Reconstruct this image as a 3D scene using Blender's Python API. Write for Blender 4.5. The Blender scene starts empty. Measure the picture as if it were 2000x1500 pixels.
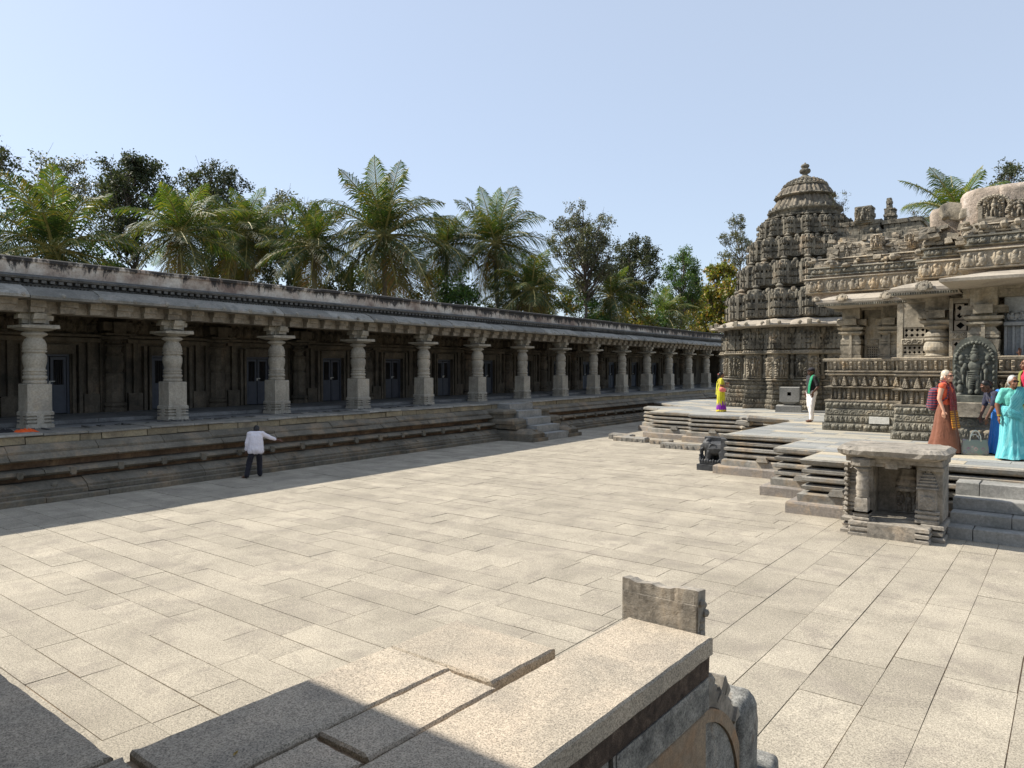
import bpy, math, random
import numpy as np
from mathutils import Vector, Matrix, noise as mnoise
R_ = random.Random(7)
rad = math.radians
sc = bpy.context.scene
# ---------------------------------------------------------------- camera
cam_d = bpy.data.cameras.new('camera'); cam = bpy.data.objects.new('camera', cam_d)
sc.collection.objects.link(cam); sc.camera = cam
cam.location = (0, 0, 2.8)
cam.rotation_euler = (rad(90 - 1.263), 0, rad(38.0))
cam_d.sensor_fit = 'HORIZONTAL'; cam_d.sensor_width = 36.0; cam_d.lens = 36.0 * 1407 / 2000
cam_d.clip_start = 0.05; cam_d.clip_end = 3000
# ---------------------------------------------------------------- world and sun
SUN_DIR = Vector((-0.95, -0.30, 1.0)).normalized()
world = bpy.data.worlds.new('World'); sc.world = world; world.use_nodes = True
wn = world.node_tree.nodes; wl = world.node_tree.links
bg = wn['Background']
sky = wn.new('ShaderNodeTexSky'); sky.sky_type = 'NISHITA'; sky.sun_disc = False
sky.sun_elevation = math.asin(SUN_DIR.z); sky.sun_rotation = math.atan2(SUN_DIR.x, SUN_DIR.y)
sky.altitude = 600; sky.air_density = 1.0; sky.dust_density = 1.6; sky.ozone_density = 2.2
flat = wn.new('ShaderNodeMix'); flat.data_type = 'RGBA'; flat.inputs[0].default_value = 0.52
wl.new(sky.outputs[0], flat.inputs[6]); flat.inputs[7].default_value = (4.8, 5.4, 6.3, 1); wl.new(flat.outputs[2], bg.inputs[0]); bg.inputs[1].default_value = 0.112
sun_d = bpy.data.lights.new('sun', 'SUN'); sun_d.energy = 5.0; sun_d.angle = rad(0.5); sun_d.color = (1.0, 0.94, 0.84)
sun = bpy.data.objects.new('sun', sun_d); sc.collection.objects.link(sun)
sun.rotation_euler = SUN_DIR.to_track_quat('Z', 'Y').to_euler()
sc.view_settings.view_transform = 'Standard'; sc.view_settings.look = 'None'
sc.view_settings.exposure = 0.58; sc.view_settings.gamma = 1.0
sc.cycles.max_bounces = 5; sc.cycles.diffuse_bounces = 3; sc.cycles.transparent_max_bounces = 6

# ---------------------------------------------------------------- helpers
COL = sc.collection
class MB:
    def __init__(s): s.v = []; s.f = []; s.m = []; s.n = 0
    def add(s, vs, fs, m=0, T=None):
        if T is not None: vs = [tuple(T @ Vector(p)) for p in vs]
        o = s.n
        s.v.extend(vs); s.n += len(vs)
        s.f.extend([tuple(i + o for i in f) for f in fs])
        s.m.extend(m if isinstance(m, list) else [m] * len(fs))
    def merge(s, o, T=None, m=None):
        s.add(list(o.v), list(o.f), list(o.m) if m is None else m, T)
    def box(s, x0, x1, y0, y1, z0, z1, m=0, T=None, j=0.0, bev=0.0):
        r = lambda: R_.uniform(-j, j) if j else 0.0
        if bev > 0:
            b = bev; vs = []
            for (z, q) in ((z0, 0), (z1 - b, 0), (z1, b)):
                for (x, y) in ((x0 + q, y0 + q), (x1 - q, y0 + q), (x1 - q, y1 - q), (x0 + q, y1 - q)):
                    vs.append((x + r(), y + r(), z + r()))
            fs = [(3, 2, 1, 0), (8, 9, 10, 11)]
            for k in (0, 4):
                for i in range(4): fs.append((k + i, k + (i + 1) % 4, k + 4 + (i + 1) % 4, k + 4 + i))
            s.add(vs, fs, m, T); return
        vs = [(x + r(), y + r(), z + r()) for z in (z0, z1) for (x, y) in ((x0, y0), (x1, y0), (x1, y1), (x0, y1))]
        s.add(vs, [(3, 2, 1, 0), (4, 5, 6, 7), (0, 1, 5, 4), (1, 2, 6, 5), (2, 3, 7, 6), (3, 0, 4, 7)], m, T)
    def frus(s, cx, cy, z0, z1, a0, b0, a1, b1, m=0, rot=0.0, T=None, j=0.0):
        # frustum with half-sizes (a0,b0) below and (a1,b1) above
        c, q = math.cos(rot), math.sin(rot); vs = []
        for (z, a, b) in ((z0, a0, b0), (z1, a1, b1)):
            for (x, y) in ((-a, -b), (a, -b), (a, b), (-a, b)):
                x += R_.uniform(-j, j); y += R_.uniform(-j, j)
                vs.append((cx + x * c - y * q, cy + x * q + y * c, z))
        s.add(vs, [(3, 2, 1, 0), (4, 5, 6, 7), (0, 1, 5, 4), (1, 2, 6, 5), (2, 3, 7, 6), (3, 0, 4, 7)], m, T)
    def lathe(s, prof, seg=20, cx=0, cy=0, m=0, T=None, mod=None, cap=True):
        vs = []; fs = []; n = len(prof)
        for (r, z) in prof:
            for k in range(seg):
                a = 2 * math.pi * k / seg; rr = r * (mod(a, z) if mod else 1)
                vs.append((cx + rr * math.cos(a), cy + rr * math.sin(a), z))
        for i in range(n - 1):
            for k in range(seg):
                k2 = (k + 1) % seg
                fs.append((i * seg + k, i * seg + k2, (i + 1) * seg + k2, (i + 1) * seg + k))
        if cap:
            fs.append(tuple(range(seg - 1, -1, -1))); fs.append(tuple((n - 1) * seg + k for k in range(seg)))
        s.add(vs, fs, m, T)
    def ball(s, c, r, m=0, seg=8, rings=5, T=None, rot=None):
        rx, ry, rz = (r, r, r) if not hasattr(r, '__len__') else r
        vs = [(0, 0, -rz)]
        for i in range(1, rings):
            t = math.pi * i / rings - math.pi / 2
            for k in range(seg):
                a = 2 * math.pi * k / seg
                vs.append((rx * math.cos(t) * math.cos(a), ry * math.cos(t) * math.sin(a), rz * math.sin(t)))
        vs.append((0, 0, rz))
        if rot is not None: vs = [tuple(rot @ Vector(p)) for p in vs]
        vs = [(p[0] + c[0], p[1] + c[1], p[2] + c[2]) for p in vs]
        fs = []
        for k in range(seg):
            fs.append((0, 1 + (k + 1) % seg, 1 + k))
            for i in range(rings - 2):
                a = 1 + i * seg + k; b = 1 + i * seg + (k + 1) % seg
                fs.append((a, b, b + seg, a + seg))
            fs.append((1 + (rings - 2) * seg + k, 1 + (rings - 2) * seg + (k + 1) % seg, len(vs) - 1))
        s.add(vs, fs, m, T)
    def tube(s, pts, rs, seg=6, m=0, T=None, cap=True):
        pts = [Vector(p) for p in pts]; n = len(pts); vs = []; fs = []
        if not hasattr(rs, '__len__'): rs = [rs] * n
        up = None
        for i, p in enumerate(pts):
            d = (pts[min(i + 1, n - 1)] - pts[max(i - 1, 0)]).normalized()
            if up is None: up = Vector((0, 0, 1)) if abs(d.z) < .9 else Vector((1, 0, 0))
            a = d.cross(up).normalized(); b = a.cross(d).normalized(); up = b
            for k in range(seg):
                t = 2 * math.pi * k / seg
                vs.append(tuple(p + (a * math.cos(t) + b * math.sin(t)) * rs[i]))
        for i in range(n - 1):
            for k in range(seg):
                k2 = (k + 1) % seg
                fs.append((i * seg + k2, i * seg + k, (i + 1) * seg + k, (i + 1) * seg + k2))
        if cap: fs.append(tuple(range(seg))); fs.append(tuple((n - 1) * seg + k for k in range(seg - 1, -1, -1)))
        s.add(vs, fs, m, T)
    def capsule(s, p, q, r0, r1, m=0, T=None, seg=10):
        p = Vector(p); q = Vector(q); d = q - p; L = max(d.length, 1e-4); d = d / L
        pts = []; rs = []
        for t in (-.98, -.7, -.35, 0): pts.append(p + d * r0 * t); rs.append(r0 * math.sqrt(1 - t * t))
        for t in (.33, .66): pts.append(p + d * L * t); rs.append(r0 + (r1 - r0) * t)
        for t in (0, .35, .7, .98): pts.append(q + d * r1 * t); rs.append(r1 * math.sqrt(1 - t * t))
        s.tube(pts, rs, seg, m, T)
    def sweep(s, path, prof, closed=False, m=0, ms=None, T=None, ends=True, j=0.0):
        # path: 2D points; the outside is on the right hand when walking along it; prof: (offset outward, z)
        n = len(path); P = [Vector(p) for p in path]; N = []
        for i in range(n):
            if closed or 0 < i < n - 1:
                a = (P[i] - P[(i - 1) % n]).normalized(); b = (P[(i + 1) % n] - P[i]).normalized()
            elif i == 0: a = b = (P[1] - P[0]).normalized()
            else: a = b = (P[i] - P[i - 1]).normalized()
            na = Vector((a.y, -a.x)); nb = Vector((b.y, -b.x)); h = na + nb
            h = h.normalized() if h.length > 1e-5 else na
            N.append(h / max(.35, h.dot(nb)))
        vs = []; fs = []; mm = []; k = len(prof)
        for i in range(n):
            for (o, z) in prof:
                jj = R_.uniform(-j, j) if j else 0
                vs.append((P[i].x + N[i].x * (o + jj), P[i].y + N[i].y * (o + jj), z))
        for i in range(n if closed else n - 1):
            i2 = (i + 1) % n
            for q in range(k - 1):
                fs.append((i * k + q, i2 * k + q, i2 * k + q + 1, i * k + q + 1)); mm.append(ms[q] if ms else m)
        if not closed and ends:
            fs.append(tuple(range(k))); mm.append(m); fs.append(tuple((n - 1) * k + q for q in range(k - 1, -1, -1))); mm.append(m)
        s.add(vs, fs, mm, T)
    def relief(s, p0, ex, ez, w, h, fn, depth, res=0.03, m=0, T=None):
        # height field on a wall: p0 lower left corner, ex/ez unit vectors, outward = ex x ez
        p0 = np.array(p0, float); ex = np.array(ex, float); ez = np.array(ez, float); nn = np.cross(ex, ez)
        nu = max(2, int(w / res) + 1); nv = max(2, int(h / res) + 1)
        u = np.linspace(0, w, nu); v = np.linspace(0, h, nv); U, V = np.meshgrid(u, v, indexing='ij')
        H = fn(U, V) * depth
        H[0, :] = H[-1, :] = 0; H[:, 0] = H[:, -1] = 0
        P = p0 + U[..., None] * ex + V[..., None] * ez + H[..., None] * nn
        vs = [tuple(p) for p in P.reshape(-1, 3)]
        fs = [(i * nv + q, (i + 1) * nv + q, (i + 1) * nv + q + 1, i * nv + q + 1) for i in range(nu - 1) for q in range(nv - 1)]
        s.add(vs, fs, m, T)
    def build(s, name, mats, parent=None, smooth=False, col=None):
        me = bpy.data.meshes.new(name); me.from_pydata(s.v, [], s.f)
        if not hasattr(mats, '__len__'): mats = [mats]
        for mt in mats: me.materials.append(mt)
        if len(mats) > 1: me.polygons.foreach_set('material_index', s.m)
        if smooth: me.polygons.foreach_set('use_smooth', [True] * len(me.polygons))
        me.update(); me.validate()
        o = bpy.data.objects.new(name, me); COL.objects.link(o)
        if parent: o.parent = parent
        return o
def tag(o, label=None, cat=None, group=None, kind=None):
    if label: o['label'] = label
    if cat: o['category'] = cat
    if group: o['group'] = group
    if kind: o['kind'] = kind
    return o
def empty(name, loc=(0, 0, 0), rz=0.0):
    o = bpy.data.objects.new(name, None); COL.objects.link(o); o.location = loc; o.rotation_euler = (0, 0, rz)
    o.empty_display_size = .2; return o
def kids(o): return [c for c in bpy.data.objects if c.parent == o]
def copy_tree(o, parent=None):
    c = o.copy(); COL.objects.link(c)
    if parent: c.parent = parent
    for ch in kids(o): copy_tree(ch, c)
    return c
def sweepy(name, path, prof, mats, parent=None, closed=False, ms=None, j=0.0, smooth=False):
    b = MB(); b.sweep(path, prof, closed, ms=ms, j=j); return b.build(name, mats, parent, smooth)

# ---------------------------------------------------------------- materials
def nodes(name):
    m = bpy.data.materials.new(name); m.use_nodes = True; nt = m.node_tree
    return m, nt, nt.nodes['Principled BSDF']
def ramp(nt, src, stops):
    r = nt.nodes.new('ShaderNodeValToRGB'); e = r.color_ramp.elements
    while len(e) < len(stops): e.new(0.5)
    for k, (p, c) in enumerate(stops):
        e[k].position = p; e[k].color = (c, c, c, 1) if not hasattr(c, '__len__') else (*c, 1)
    nt.links.new(src, r.inputs[0]); return r.outputs[0]
def noise(nt, vec, scale, detail=5, rough=.6, dist=0.0, stretch=None):
    if stretch:
        mp = nt.nodes.new('ShaderNodeMapping'); mp.inputs['Scale'].default_value = stretch
        nt.links.new(vec, mp.inputs[0]); vec = mp.outputs[0]
    n = nt.nodes.new('ShaderNodeTexNoise'); n.inputs['Scale'].default_value = scale; n.inputs['Detail'].default_value = detail
    n.inputs['Roughness'].default_value = rough; n.inputs['Distortion'].default_value = dist
    nt.links.new(vec, n.inputs['Vector']); return n.outputs['Fac']
def mix(nt, fac, a, b, mode='MIX'):
    x = nt.nodes.new('ShaderNodeMix'); x.data_type = 'RGBA'; x.blend_type = mode
    for sock, val in ((x.inputs[0], fac), (x.inputs[6], a), (x.inputs[7], b)):
        if isinstance(val, (int, float)): sock.default_value = val
        elif hasattr(val, '__len__'): sock.default_value = (*val, 1)
        else: nt.links.new(val, sock)
    return x.outputs[2]
def pos(nt):
    g = nt.nodes.new('ShaderNodeNewGeometry'); return g.outputs['Position'], g.outputs['Random Per Island']
def stone(name, c1, c2, c3=None, scale=1.5, stain=None, stain_amt=.5, island=0.0, icols=None, bump=.5, speck=0.0, speck_scale=120, rough=.85, streak=0.0, fine=22, bdist=.02):
    m, nt, b = nodes(name); P, rnd = pos(nt)
    stops = [(.32, c1), (.55, c2)] + ([(.72, c3)] if c3 else [])
    colr = ramp(nt, noise(nt, P, scale, 7, .65, .6), stops)
    if icols:
        k = ramp(nt, rnd, icols); k.node.color_ramp.interpolation = 'CONSTANT'
        colr = mix(nt, .62, colr, k)
    if island:
        colr = mix(nt, 1.0, colr, ramp(nt, rnd, [(0, 1 - island), (1, 1 + island * .6)]), 'MULTIPLY')
    fn_ = noise(nt, P, fine, 5, .7)
    colr = mix(nt, 1.0, colr, ramp(nt, fn_, [(.3, .72), (.7, 1.18)]), 'MULTIPLY')
    if stain is not None:
        colr = mix(nt, ramp(nt, noise(nt, P, scale * 1.7, 8, .72, .3), [(.5, 0), (.62, stain_amt)]), colr, stain)
    if streak:
        colr = mix(nt, ramp(nt, noise(nt, P, 1.0, 6, .7, 0, (3.5, 3.5, .5)), [(.5, 0), (.68, streak)]), colr, (.018, .017, .015))
    if speck:
        sn = noise(nt, P, speck_scale, 2, .6)
        colr = mix(nt, 1.0, colr, ramp(nt, sn, [(.36, 1 - speck), (.5, 1.0), (.66, 1 + speck * .45)]), 'MULTIPLY')
    nt.links.new(colr, b.inputs['Base Color']); b.inputs['Roughness'].default_value = rough
    b.inputs['Specular IOR Level'].default_value = .25
    bp = nt.nodes.new('ShaderNodeBump'); bp.inputs['Strength'].default_value = bump; bp.inputs['Distance'].default_value = bdist
    n2 = noise(nt, P, 9, 8, .75); nt.links.new(n2, bp.inputs['Height']); nt.links.new(bp.outputs[0], b.inputs['Normal'])
    return m
def plain(name, c, rough=.6, var=.0, scale=20, spec=.4, metal=0.0, bump=0.0):
    m, nt, b = nodes(name); b.inputs['Roughness'].default_value = rough; b.inputs['Specular IOR Level'].default_value = spec
    b.inputs['Metallic'].default_value = metal
    tc = nt.nodes.new('ShaderNodeTexCoord'); n = noise(nt, tc.outputs['Object'], scale, 4, .6)
    nt.links.new(mix(nt, 1.0, c, ramp(nt, n, [(.3, 1 - var), (.7, 1 + var)]), 'MULTIPLY'), b.inputs['Base Color'])
    if bump:
        bp = nt.nodes.new('ShaderNodeBump'); bp.inputs['Strength'].default_value = bump; bp.inputs['Distance'].default_value = .01
        nt.links.new(n, bp.inputs['Height']); nt.links.new(bp.outputs[0], b.inputs['Normal'])
    return m
def leafmat(name, c1, c2, c3=None, trans=.35, rough=.45, tcol=None):
    m, nt, b = nodes(name); P, rnd = pos(nt)
    oi = nt.nodes.new('ShaderNodeObjectInfo')
    colr = ramp(nt, rnd, [(0, c1), (.6, c2)] + ([(.95, c3)] if c3 else []))
    colr = mix(nt, 1.0, colr, ramp(nt, noise(nt, P, .6, 3, .6), [(.3, .65), (.7, 1.3)]), 'MULTIPLY')
    nt.links.new(colr, b.inputs['Base Color']); b.inputs['Roughness'].default_value = rough
    tr = nt.nodes.new('ShaderNodeBsdfTranslucent'); nt.links.new(mix(nt, 1.0, colr, tcol or (1.25, 1.3, .5), 'MULTIPLY'), tr.inputs[0])
    ms = nt.nodes.new('ShaderNodeMixShader'); ms.inputs[0].default_value = trans
    nt.links.new(b.outputs[0], ms.inputs[1]); nt.links.new(tr.outputs[0], ms.inputs[2])
    nt.links.new(ms.outputs[0], nt.nodes['Material Output'].inputs[0]); return m

M = {}
M['paving'] = stone('paving_granite', (.31, .275, .215), (.395, .35, .275), (.46, .405, .315), scale=1.0, stain=(.23, .20, .165), stain_amt=.5, island=.11, speck=.45, speck_scale=85, bump=.35, fine=34)
M['terrace'] = stone('terrace_granite', (.34, .30, .24), (.47, .40, .31), (.52, .43, .33), scale=1.6, stain=(.26, .23, .19), stain_amt=.45, island=.07, speck=.52, speck_scale=150, bump=.35, fine=60)
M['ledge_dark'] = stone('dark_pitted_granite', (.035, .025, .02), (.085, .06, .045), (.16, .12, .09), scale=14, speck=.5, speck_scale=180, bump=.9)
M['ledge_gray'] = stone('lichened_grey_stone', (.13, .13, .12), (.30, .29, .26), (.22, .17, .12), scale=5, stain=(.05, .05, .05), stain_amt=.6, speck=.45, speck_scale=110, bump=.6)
M['ledge_ochre'] = stone('ochre_stone', (.30, .19, .11), (.26, .20, .14), (.36, .27, .18), scale=4, bump=.4, speck=.2)
M['sand'] = stone('sandy_joint', (.34, .23, .15), (.44, .32, .22), scale=3, bump=.3)
M['earth'] = stone('earth', (.16, .12, .07), (.12, .14, .05), (.2, .16, .1), scale=.3, bump=.4)
M['soap'] = stone('soapstone_slabs', (.24, .245, .235), (.34, .335, .305), scale=1.1, island=.14, icols=[(0, (.25, .26, .26)), (.35, (.33, .33, .31)), (.6, (.40, .36, .28)), (.84, (.50, .41, .27)), (.95, (.29, .29, .28))], bump=.3, stain=(.2, .2, .2), stain_amt=.3)
M['soap_side'] = stone('soapstone_mouldings', (.16, .15, .13), (.27, .255, .225), (.38, .31, .22), scale=1.6, stain=(.42, .29, .16), stain_amt=.35, bump=.6, streak=.25)
M['plinth_low'] = stone('platform_footing', (.20, .18, .16), (.27, .24, .21), (.38, .28, .19), scale=1.4, stain=(.45, .33, .2), stain_amt=.4, bump=.8, island=.1)
M['tower'] = stone('weathered_tower_stone', (.12, .107, .084), (.25, .225, .175), (.38, .285, .19), scale=1.3, stain=(.04, .037, .03), stain_amt=.75, island=.12, bump=.9, streak=.3, bdist=.05)
M['tower_light'] = stone('pale_tower_stone', (.19, .165, .125), (.33, .285, .215), (.30, .24, .16), scale=2.0, stain=(.10, .095, .08), stain_amt=.5, bump=.6, streak=.35)
M['dome'] = stone('streaked_dome_stone', (.13, .11, .085), (.25, .215, .165), (.24, .18, .11), scale=2.4, stain=(.05, .045, .035), stain_amt=.7, bump=.8, streak=.6)
M['carve'] = stone('carved_tan_stone', (.20, .175, .135), (.38, .325, .245), (.50, .34, .17), scale=1.1, stain=(.085, .083, .075), stain_amt=.55, island=.08, bump=.8, bdist=.04)
M['carve_dark'] = stone('carved_green_stone', (.14, .135, .11), (.27, .25, .20), (.38, .31, .21), scale=1.6, stain=(.05, .05, .045), stain_amt=.5, bump=.8, bdist=.04)
M['hall'] = stone('hall_wall_stone', (.20, .175, .135), (.40, .355, .28), (.47, .36, .22), scale=1.3, stain=(.09, .085, .07), stain_amt=.6, bump=.8, streak=.35)
M['eave'] = stone('pale_eave_stone', (.26, .225, .18), (.40, .35, .28), scale=1.5, stain=(.28, .25, .22), stain_amt=.4, bump=.3, island=.06)  # pale stone tone of the eaves and a few lattice screens
M['plaster'] = stone('patched_plaster', (.30, .24, .18), (.46, .38, .31), (.58, .53, .47), scale=1.6, stain=(.16, .14, .11), stain_amt=.6, bump=.9, streak=.3, bdist=.05)
M['statue'] = stone('black_schist', (.06, .065, .055), (.13, .135, .115), (.21, .205, .17), scale=4, bump=.5)
M['ele'] = stone('dark_polished_stone', (.025, .026, .028), (.055, .057, .06), (.10, .10, .10), scale=4, bump=.4, rough=.5)
M['shrine'] = stone('niche_shrine_stone', (.20, .18, .15), (.34, .305, .255), (.48, .39, .29), scale=2.6, stain=(.07, .066, .058), stain_amt=.5, bump=.9, island=.08)
M['step'] = stone('stair_stone', (.22, .22, .20), (.32, .31, .285), scale=1.2, stain=(.16, .155, .15), stain_amt=.4, bump=.4, island=.1)
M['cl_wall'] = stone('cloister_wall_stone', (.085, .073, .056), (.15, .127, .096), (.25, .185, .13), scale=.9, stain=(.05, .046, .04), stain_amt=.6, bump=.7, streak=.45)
M['cl_pillar'] = stone('pillar_stone', (.29, .26, .21), (.42, .38, .31), (.48, .39, .28), scale=1.3, stain=(.22, .20, .17), stain_amt=.4, bump=.4, streak=.25)
M['cl_beam'] = stone('beam_stone', (.20, .175, .14), (.33, .29, .235), (.40, .34, .27), scale=2.2, stain=(.08, .07, .06), stain_amt=.5, bump=.5, island=.12)
M['cl_plinth'] = stone('plinth_stone', (.10, .09, .07), (.175, .155, .12), (.28, .21, .14), scale=.8, stain=(.36, .25, .15), stain_amt=.35, bump=.7, streak=.25, island=.14)
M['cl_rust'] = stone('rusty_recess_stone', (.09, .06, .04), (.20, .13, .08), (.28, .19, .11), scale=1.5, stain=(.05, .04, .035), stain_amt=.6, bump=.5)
M['cl_eave'] = stone('eave_slab_stone', (.20, .19, .165), (.31, .29, .25), (.30, .25, .21), scale=1.6, stain=(.12, .115, .10), stain_amt=.55, bump=.5, island=.32)
M['cl_corn'] = stone('dark_cornice_stone', (.07, .068, .062), (.13, .125, .115), scale=3, bump=.6, stain=(.03, .03, .03), stain_amt=.5)
M['cl_brick'] = stone('plinth_block_course', (.20, .165, .11), (.31, .26, .17), (.40, .30, .18), scale=1.3, island=.2, bump=.6, stain=(.12, .1, .08), stain_amt=.4)
M['cl_floor'] = stone('verandah_floor', (.12, .12, .12), (.22, .22, .215), scale=1.2, bump=.3, island=.12)
M['white'] = stone('pale_repair_slab', (.55, .54, .50), (.66, .65, .6), scale=4, bump=.2)
M['door'] = plain('blue_grey_door_paint', (.06, .068, .088), .5, .12, 6)
M['shade_black'] = plain('painted_shade_black', (.006, .006, .007), .9)  # near-black that paints the shade behind doors, lattices and in the spout
M['iron'] = plain('iron', (.05, .05, .055), .5, metal=.6)
M['skin'] = plain('brown_skin', (.19, .085, .048), .5, .08, 8)
M['skin_dark'] = plain('dark_brown_skin', (.115, .052, .032), .5, .08, 8)
M['skin_pale'] = plain('sunburnt_pale_skin', (.62, .33, .22), .5, .08, 8)
M['hair'] = plain('black_hair', (.012, .010, .009), .45, .2, 40)
M['hair_grey'] = plain('grey_hair', (.42, .41, .39), .5, .2, 40)
M['hair_blond'] = plain('ash_blond_hair', (.50, .44, .34), .5, .15, 40)
M['bark'] = stone('bark', (.07, .055, .045), (.13, .105, .085), scale=3, bump=.8)
M['palm_bark'] = stone('palm_bark', (.15, .13, .11), (.24, .21, .18), scale=4, bump=.8)
# plaster parapet with mould running down from its dark top
def parapet_mat():
    m, nt, b = nodes('moulded_whitewash'); P, rnd = pos(nt)
    sp = nt.nodes.new('ShaderNodeSeparateXYZ'); nt.links.new(P, sp.inputs[0])
    base = ramp(nt, noise(nt, P, .9, 7, .7), [(.36, (.22, .16, .13)), (.47, (.40, .33, .27)), (.6, (.58, .53, .46))])
    base = mix(nt, 1.0, base, ramp(nt, noise(nt, P, 14, 6, .7), [(.3, .75), (.7, 1.15)]), 'MULTIPLY')
    # mould: threshold falls with distance below the coping, and grows along the wing
    mr = nt.nodes.new('ShaderNodeMapRange'); mr.inputs[1].default_value = 4.95; mr.inputs[2].default_value = 5.42
    mr.inputs[3].default_value = -.10; mr.inputs[4].default_value = .21; nt.links.new(sp.outputs[2], mr.inputs[0])
    mf = nt.nodes.new('ShaderNodeMapRange'); mf.inputs[1].default_value = 4; mf.inputs[2].default_value = 45
    mf.inputs[3].default_value = -.02; mf.inputs[4].default_value = .13; nt.links.new(sp.outputs[1], mf.inputs[0])
    n = noise(nt, P, 1.6, 9, .8, .4, (1, 1.6, .55))
    a = nt.nodes.new('ShaderNodeMath'); a.operation = 'ADD'; nt.links.new(n, a.inputs[0]); nt.links.new(mr.outputs[0], a.inputs[1])
    a2 = nt.nodes.new('ShaderNodeMath'); a2.operation = 'ADD'; nt.links.new(a.outputs[0], a2.inputs[0]); nt.links.new(mf.outputs[0], a2.inputs[1])
    f = ramp(nt, a2.outputs[0], [(.585, 0), (.66, 1)])
    nt.links.new(mix(nt, f, base, (.035, .032, .03)), b.inputs['Base Color']); b.inputs['Roughness'].default_value = .95
    bp = nt.nodes.new('ShaderNodeBump'); bp.inputs['Strength'].default_value = .6; bp.inputs['Distance'].default_value = .03
    nt.links.new(noise(nt, P, 7, 8, .75), bp.inputs['Height']); nt.links.new(bp.outputs[0], b.inputs['Normal'])
    return m
M['parapet'] = parapet_mat()
M['palm_leaf'] = leafmat('palm_leaflets', (.032, .062, .02), (.06, .095, .028), (.20, .16, .05), .30, .6)
M['palm_young'] = leafmat('young_palm_leaflets', (.045, .085, .02), (.085, .13, .03), (.2, .19, .04), .36, .55)
M['palm_old'] = leafmat('yellowing_palm_leaflets', (.10, .10, .025), (.20, .15, .035), (.28, .13, .03), .35)
M['leaf_dark'] = leafmat('dark_leaves', (.028, .042, .018), (.055, .07, .028), (.10, .10, .05), .25, .7)
M['leaf_grey'] = leafmat('greyish_leaves', (.06, .07, .04), (.105, .115, .06), (.17, .15, .09), .3)
M['leaf_green'] = leafmat('green_leaves', (.03, .075, .016), (.06, .12, .025), (.12, .17, .04), .35)
M['leaf_teak'] = leafmat('yellow_green_leaves', (.08, .11, .02), (.20, .21, .04), (.42, .24, .07), .4)

# ---------------------------------------------------------------- carving patterns (height fields, 0..1)
def hsh(a, s=0): return np.abs(np.sin(a * 127.1 + s * 311.7 + 3.3) * 43758.5453) % 1.0
def ell(U, V, cx, cy, rx, ry): return np.sqrt(np.clip(1 - ((U - cx) / rx) ** 2 - ((V - cy) / ry) ** 2, 0, 1))
def f_scroll(p=.22):
    def f(U, V):
        H = V.max(); c = np.floor(U / p); u = (U / p - c - .5); v = V / H - .5 - .18 * np.where(c % 2 == 0, 1, -1)
        r = np.sqrt((u * p) ** 2 + (v * H) ** 2) / (H * .5)
        a = np.arctan2(v * H, u * p)
        return .35 + .45 * np.cos(r * 9 - a * 2) * np.exp(-r * 1.1) + .25 * hsh(np.floor(U / .035) + 13 * np.floor(V / .035))
    return f
def f_figs(p=.2, lo=.15):
    def f(U, V):
        H = V.max(); c = np.floor(U / p); u = U - (c + .5) * p; t = (hsh(c) - .5) * p * .35; v = V / H
        h = ell(u, v, t * .2, .40, p * .30, .34); h = np.maximum(h, ell(u, v, t, .76, p * .17, .17) * 1.1)
        h = np.maximum(h, .8 * ell(u, v, -p * .3 + t, .5, p * .16, .3 * (.6 + hsh(c, 2)))); h = np.maximum(h, .8 * ell(u, v, p * .3 + t, .45, p * .16, .36))
        h = np.maximum(h, .7 * ell(u, v, t + p * .14, .12, p * .16, .16)); h = np.maximum(h, .7 * ell(u, v, t - p * .16, .13, p * .15, .16))
        return np.maximum(h, lo * (v < .06)) + .10 * hsh(np.floor(U / .02) * 7 + np.floor(V / .02))
    return f
def f_beasts(p=.26):
    def f(U, V):
        H = V.max(); c = np.floor(U / p); u = (U - (c + .5) * p) / p; v = V / H; k = (hsh(c) - .5) * .1
        h = ell(u, v, -.05, .58 + k, .36, .30); h = np.maximum(h, ell(u, v, .33, .66 + k, .16, .24))
        for x in (-.3, -.12, .1, .24): h = np.maximum(h, .75 * ell(u, v, x, .22, .075, .28))
        h = np.maximum(h, .7 * ell(u, v, .45, .38, .05, .3))
        return h * (.75 + .4 * hsh(c, 5)) + .22 * hsh(np.floor(U / .03) * 5 + np.floor(V / .03))
    return f
def f_pilasters(p=.2):
    def f(U, V):
        H = V.max(); c = np.floor(U / p); u = (U - (c + .5) * p) / p; v = V / H
        pil = ((np.abs(u) > .34) * (.75 + .25 * (np.abs((v * 7) % 1 - .5) > .3))); fig = np.maximum(ell(u, v, 0, .42, .2, .36), ell(u, v, 0, .8, .11, .14)) * .7
        return np.maximum(pil, fig)
    return f
def f_turrets(p=.3):
    def f(U, V):
        H = V.max(); c = np.floor(U / p); u = (U - (c + .5) * p) / p; v = V / H
        w = .36 - .26 * v + .05 * ((v * 6) % 1 > .5)
        t = np.clip((w - np.abs(u)) * 12, 0, 1) * (v < .82); t = np.maximum(t, ell(u, v, 0, .88, .09, .11))
        g = .55 * ell(np.abs(u), v, .5, .42, .17, .38)
        return np.maximum(t, g) + .08 * hsh(np.floor(U / .02) * 5 + np.floor(V / .02))
    return f
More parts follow.
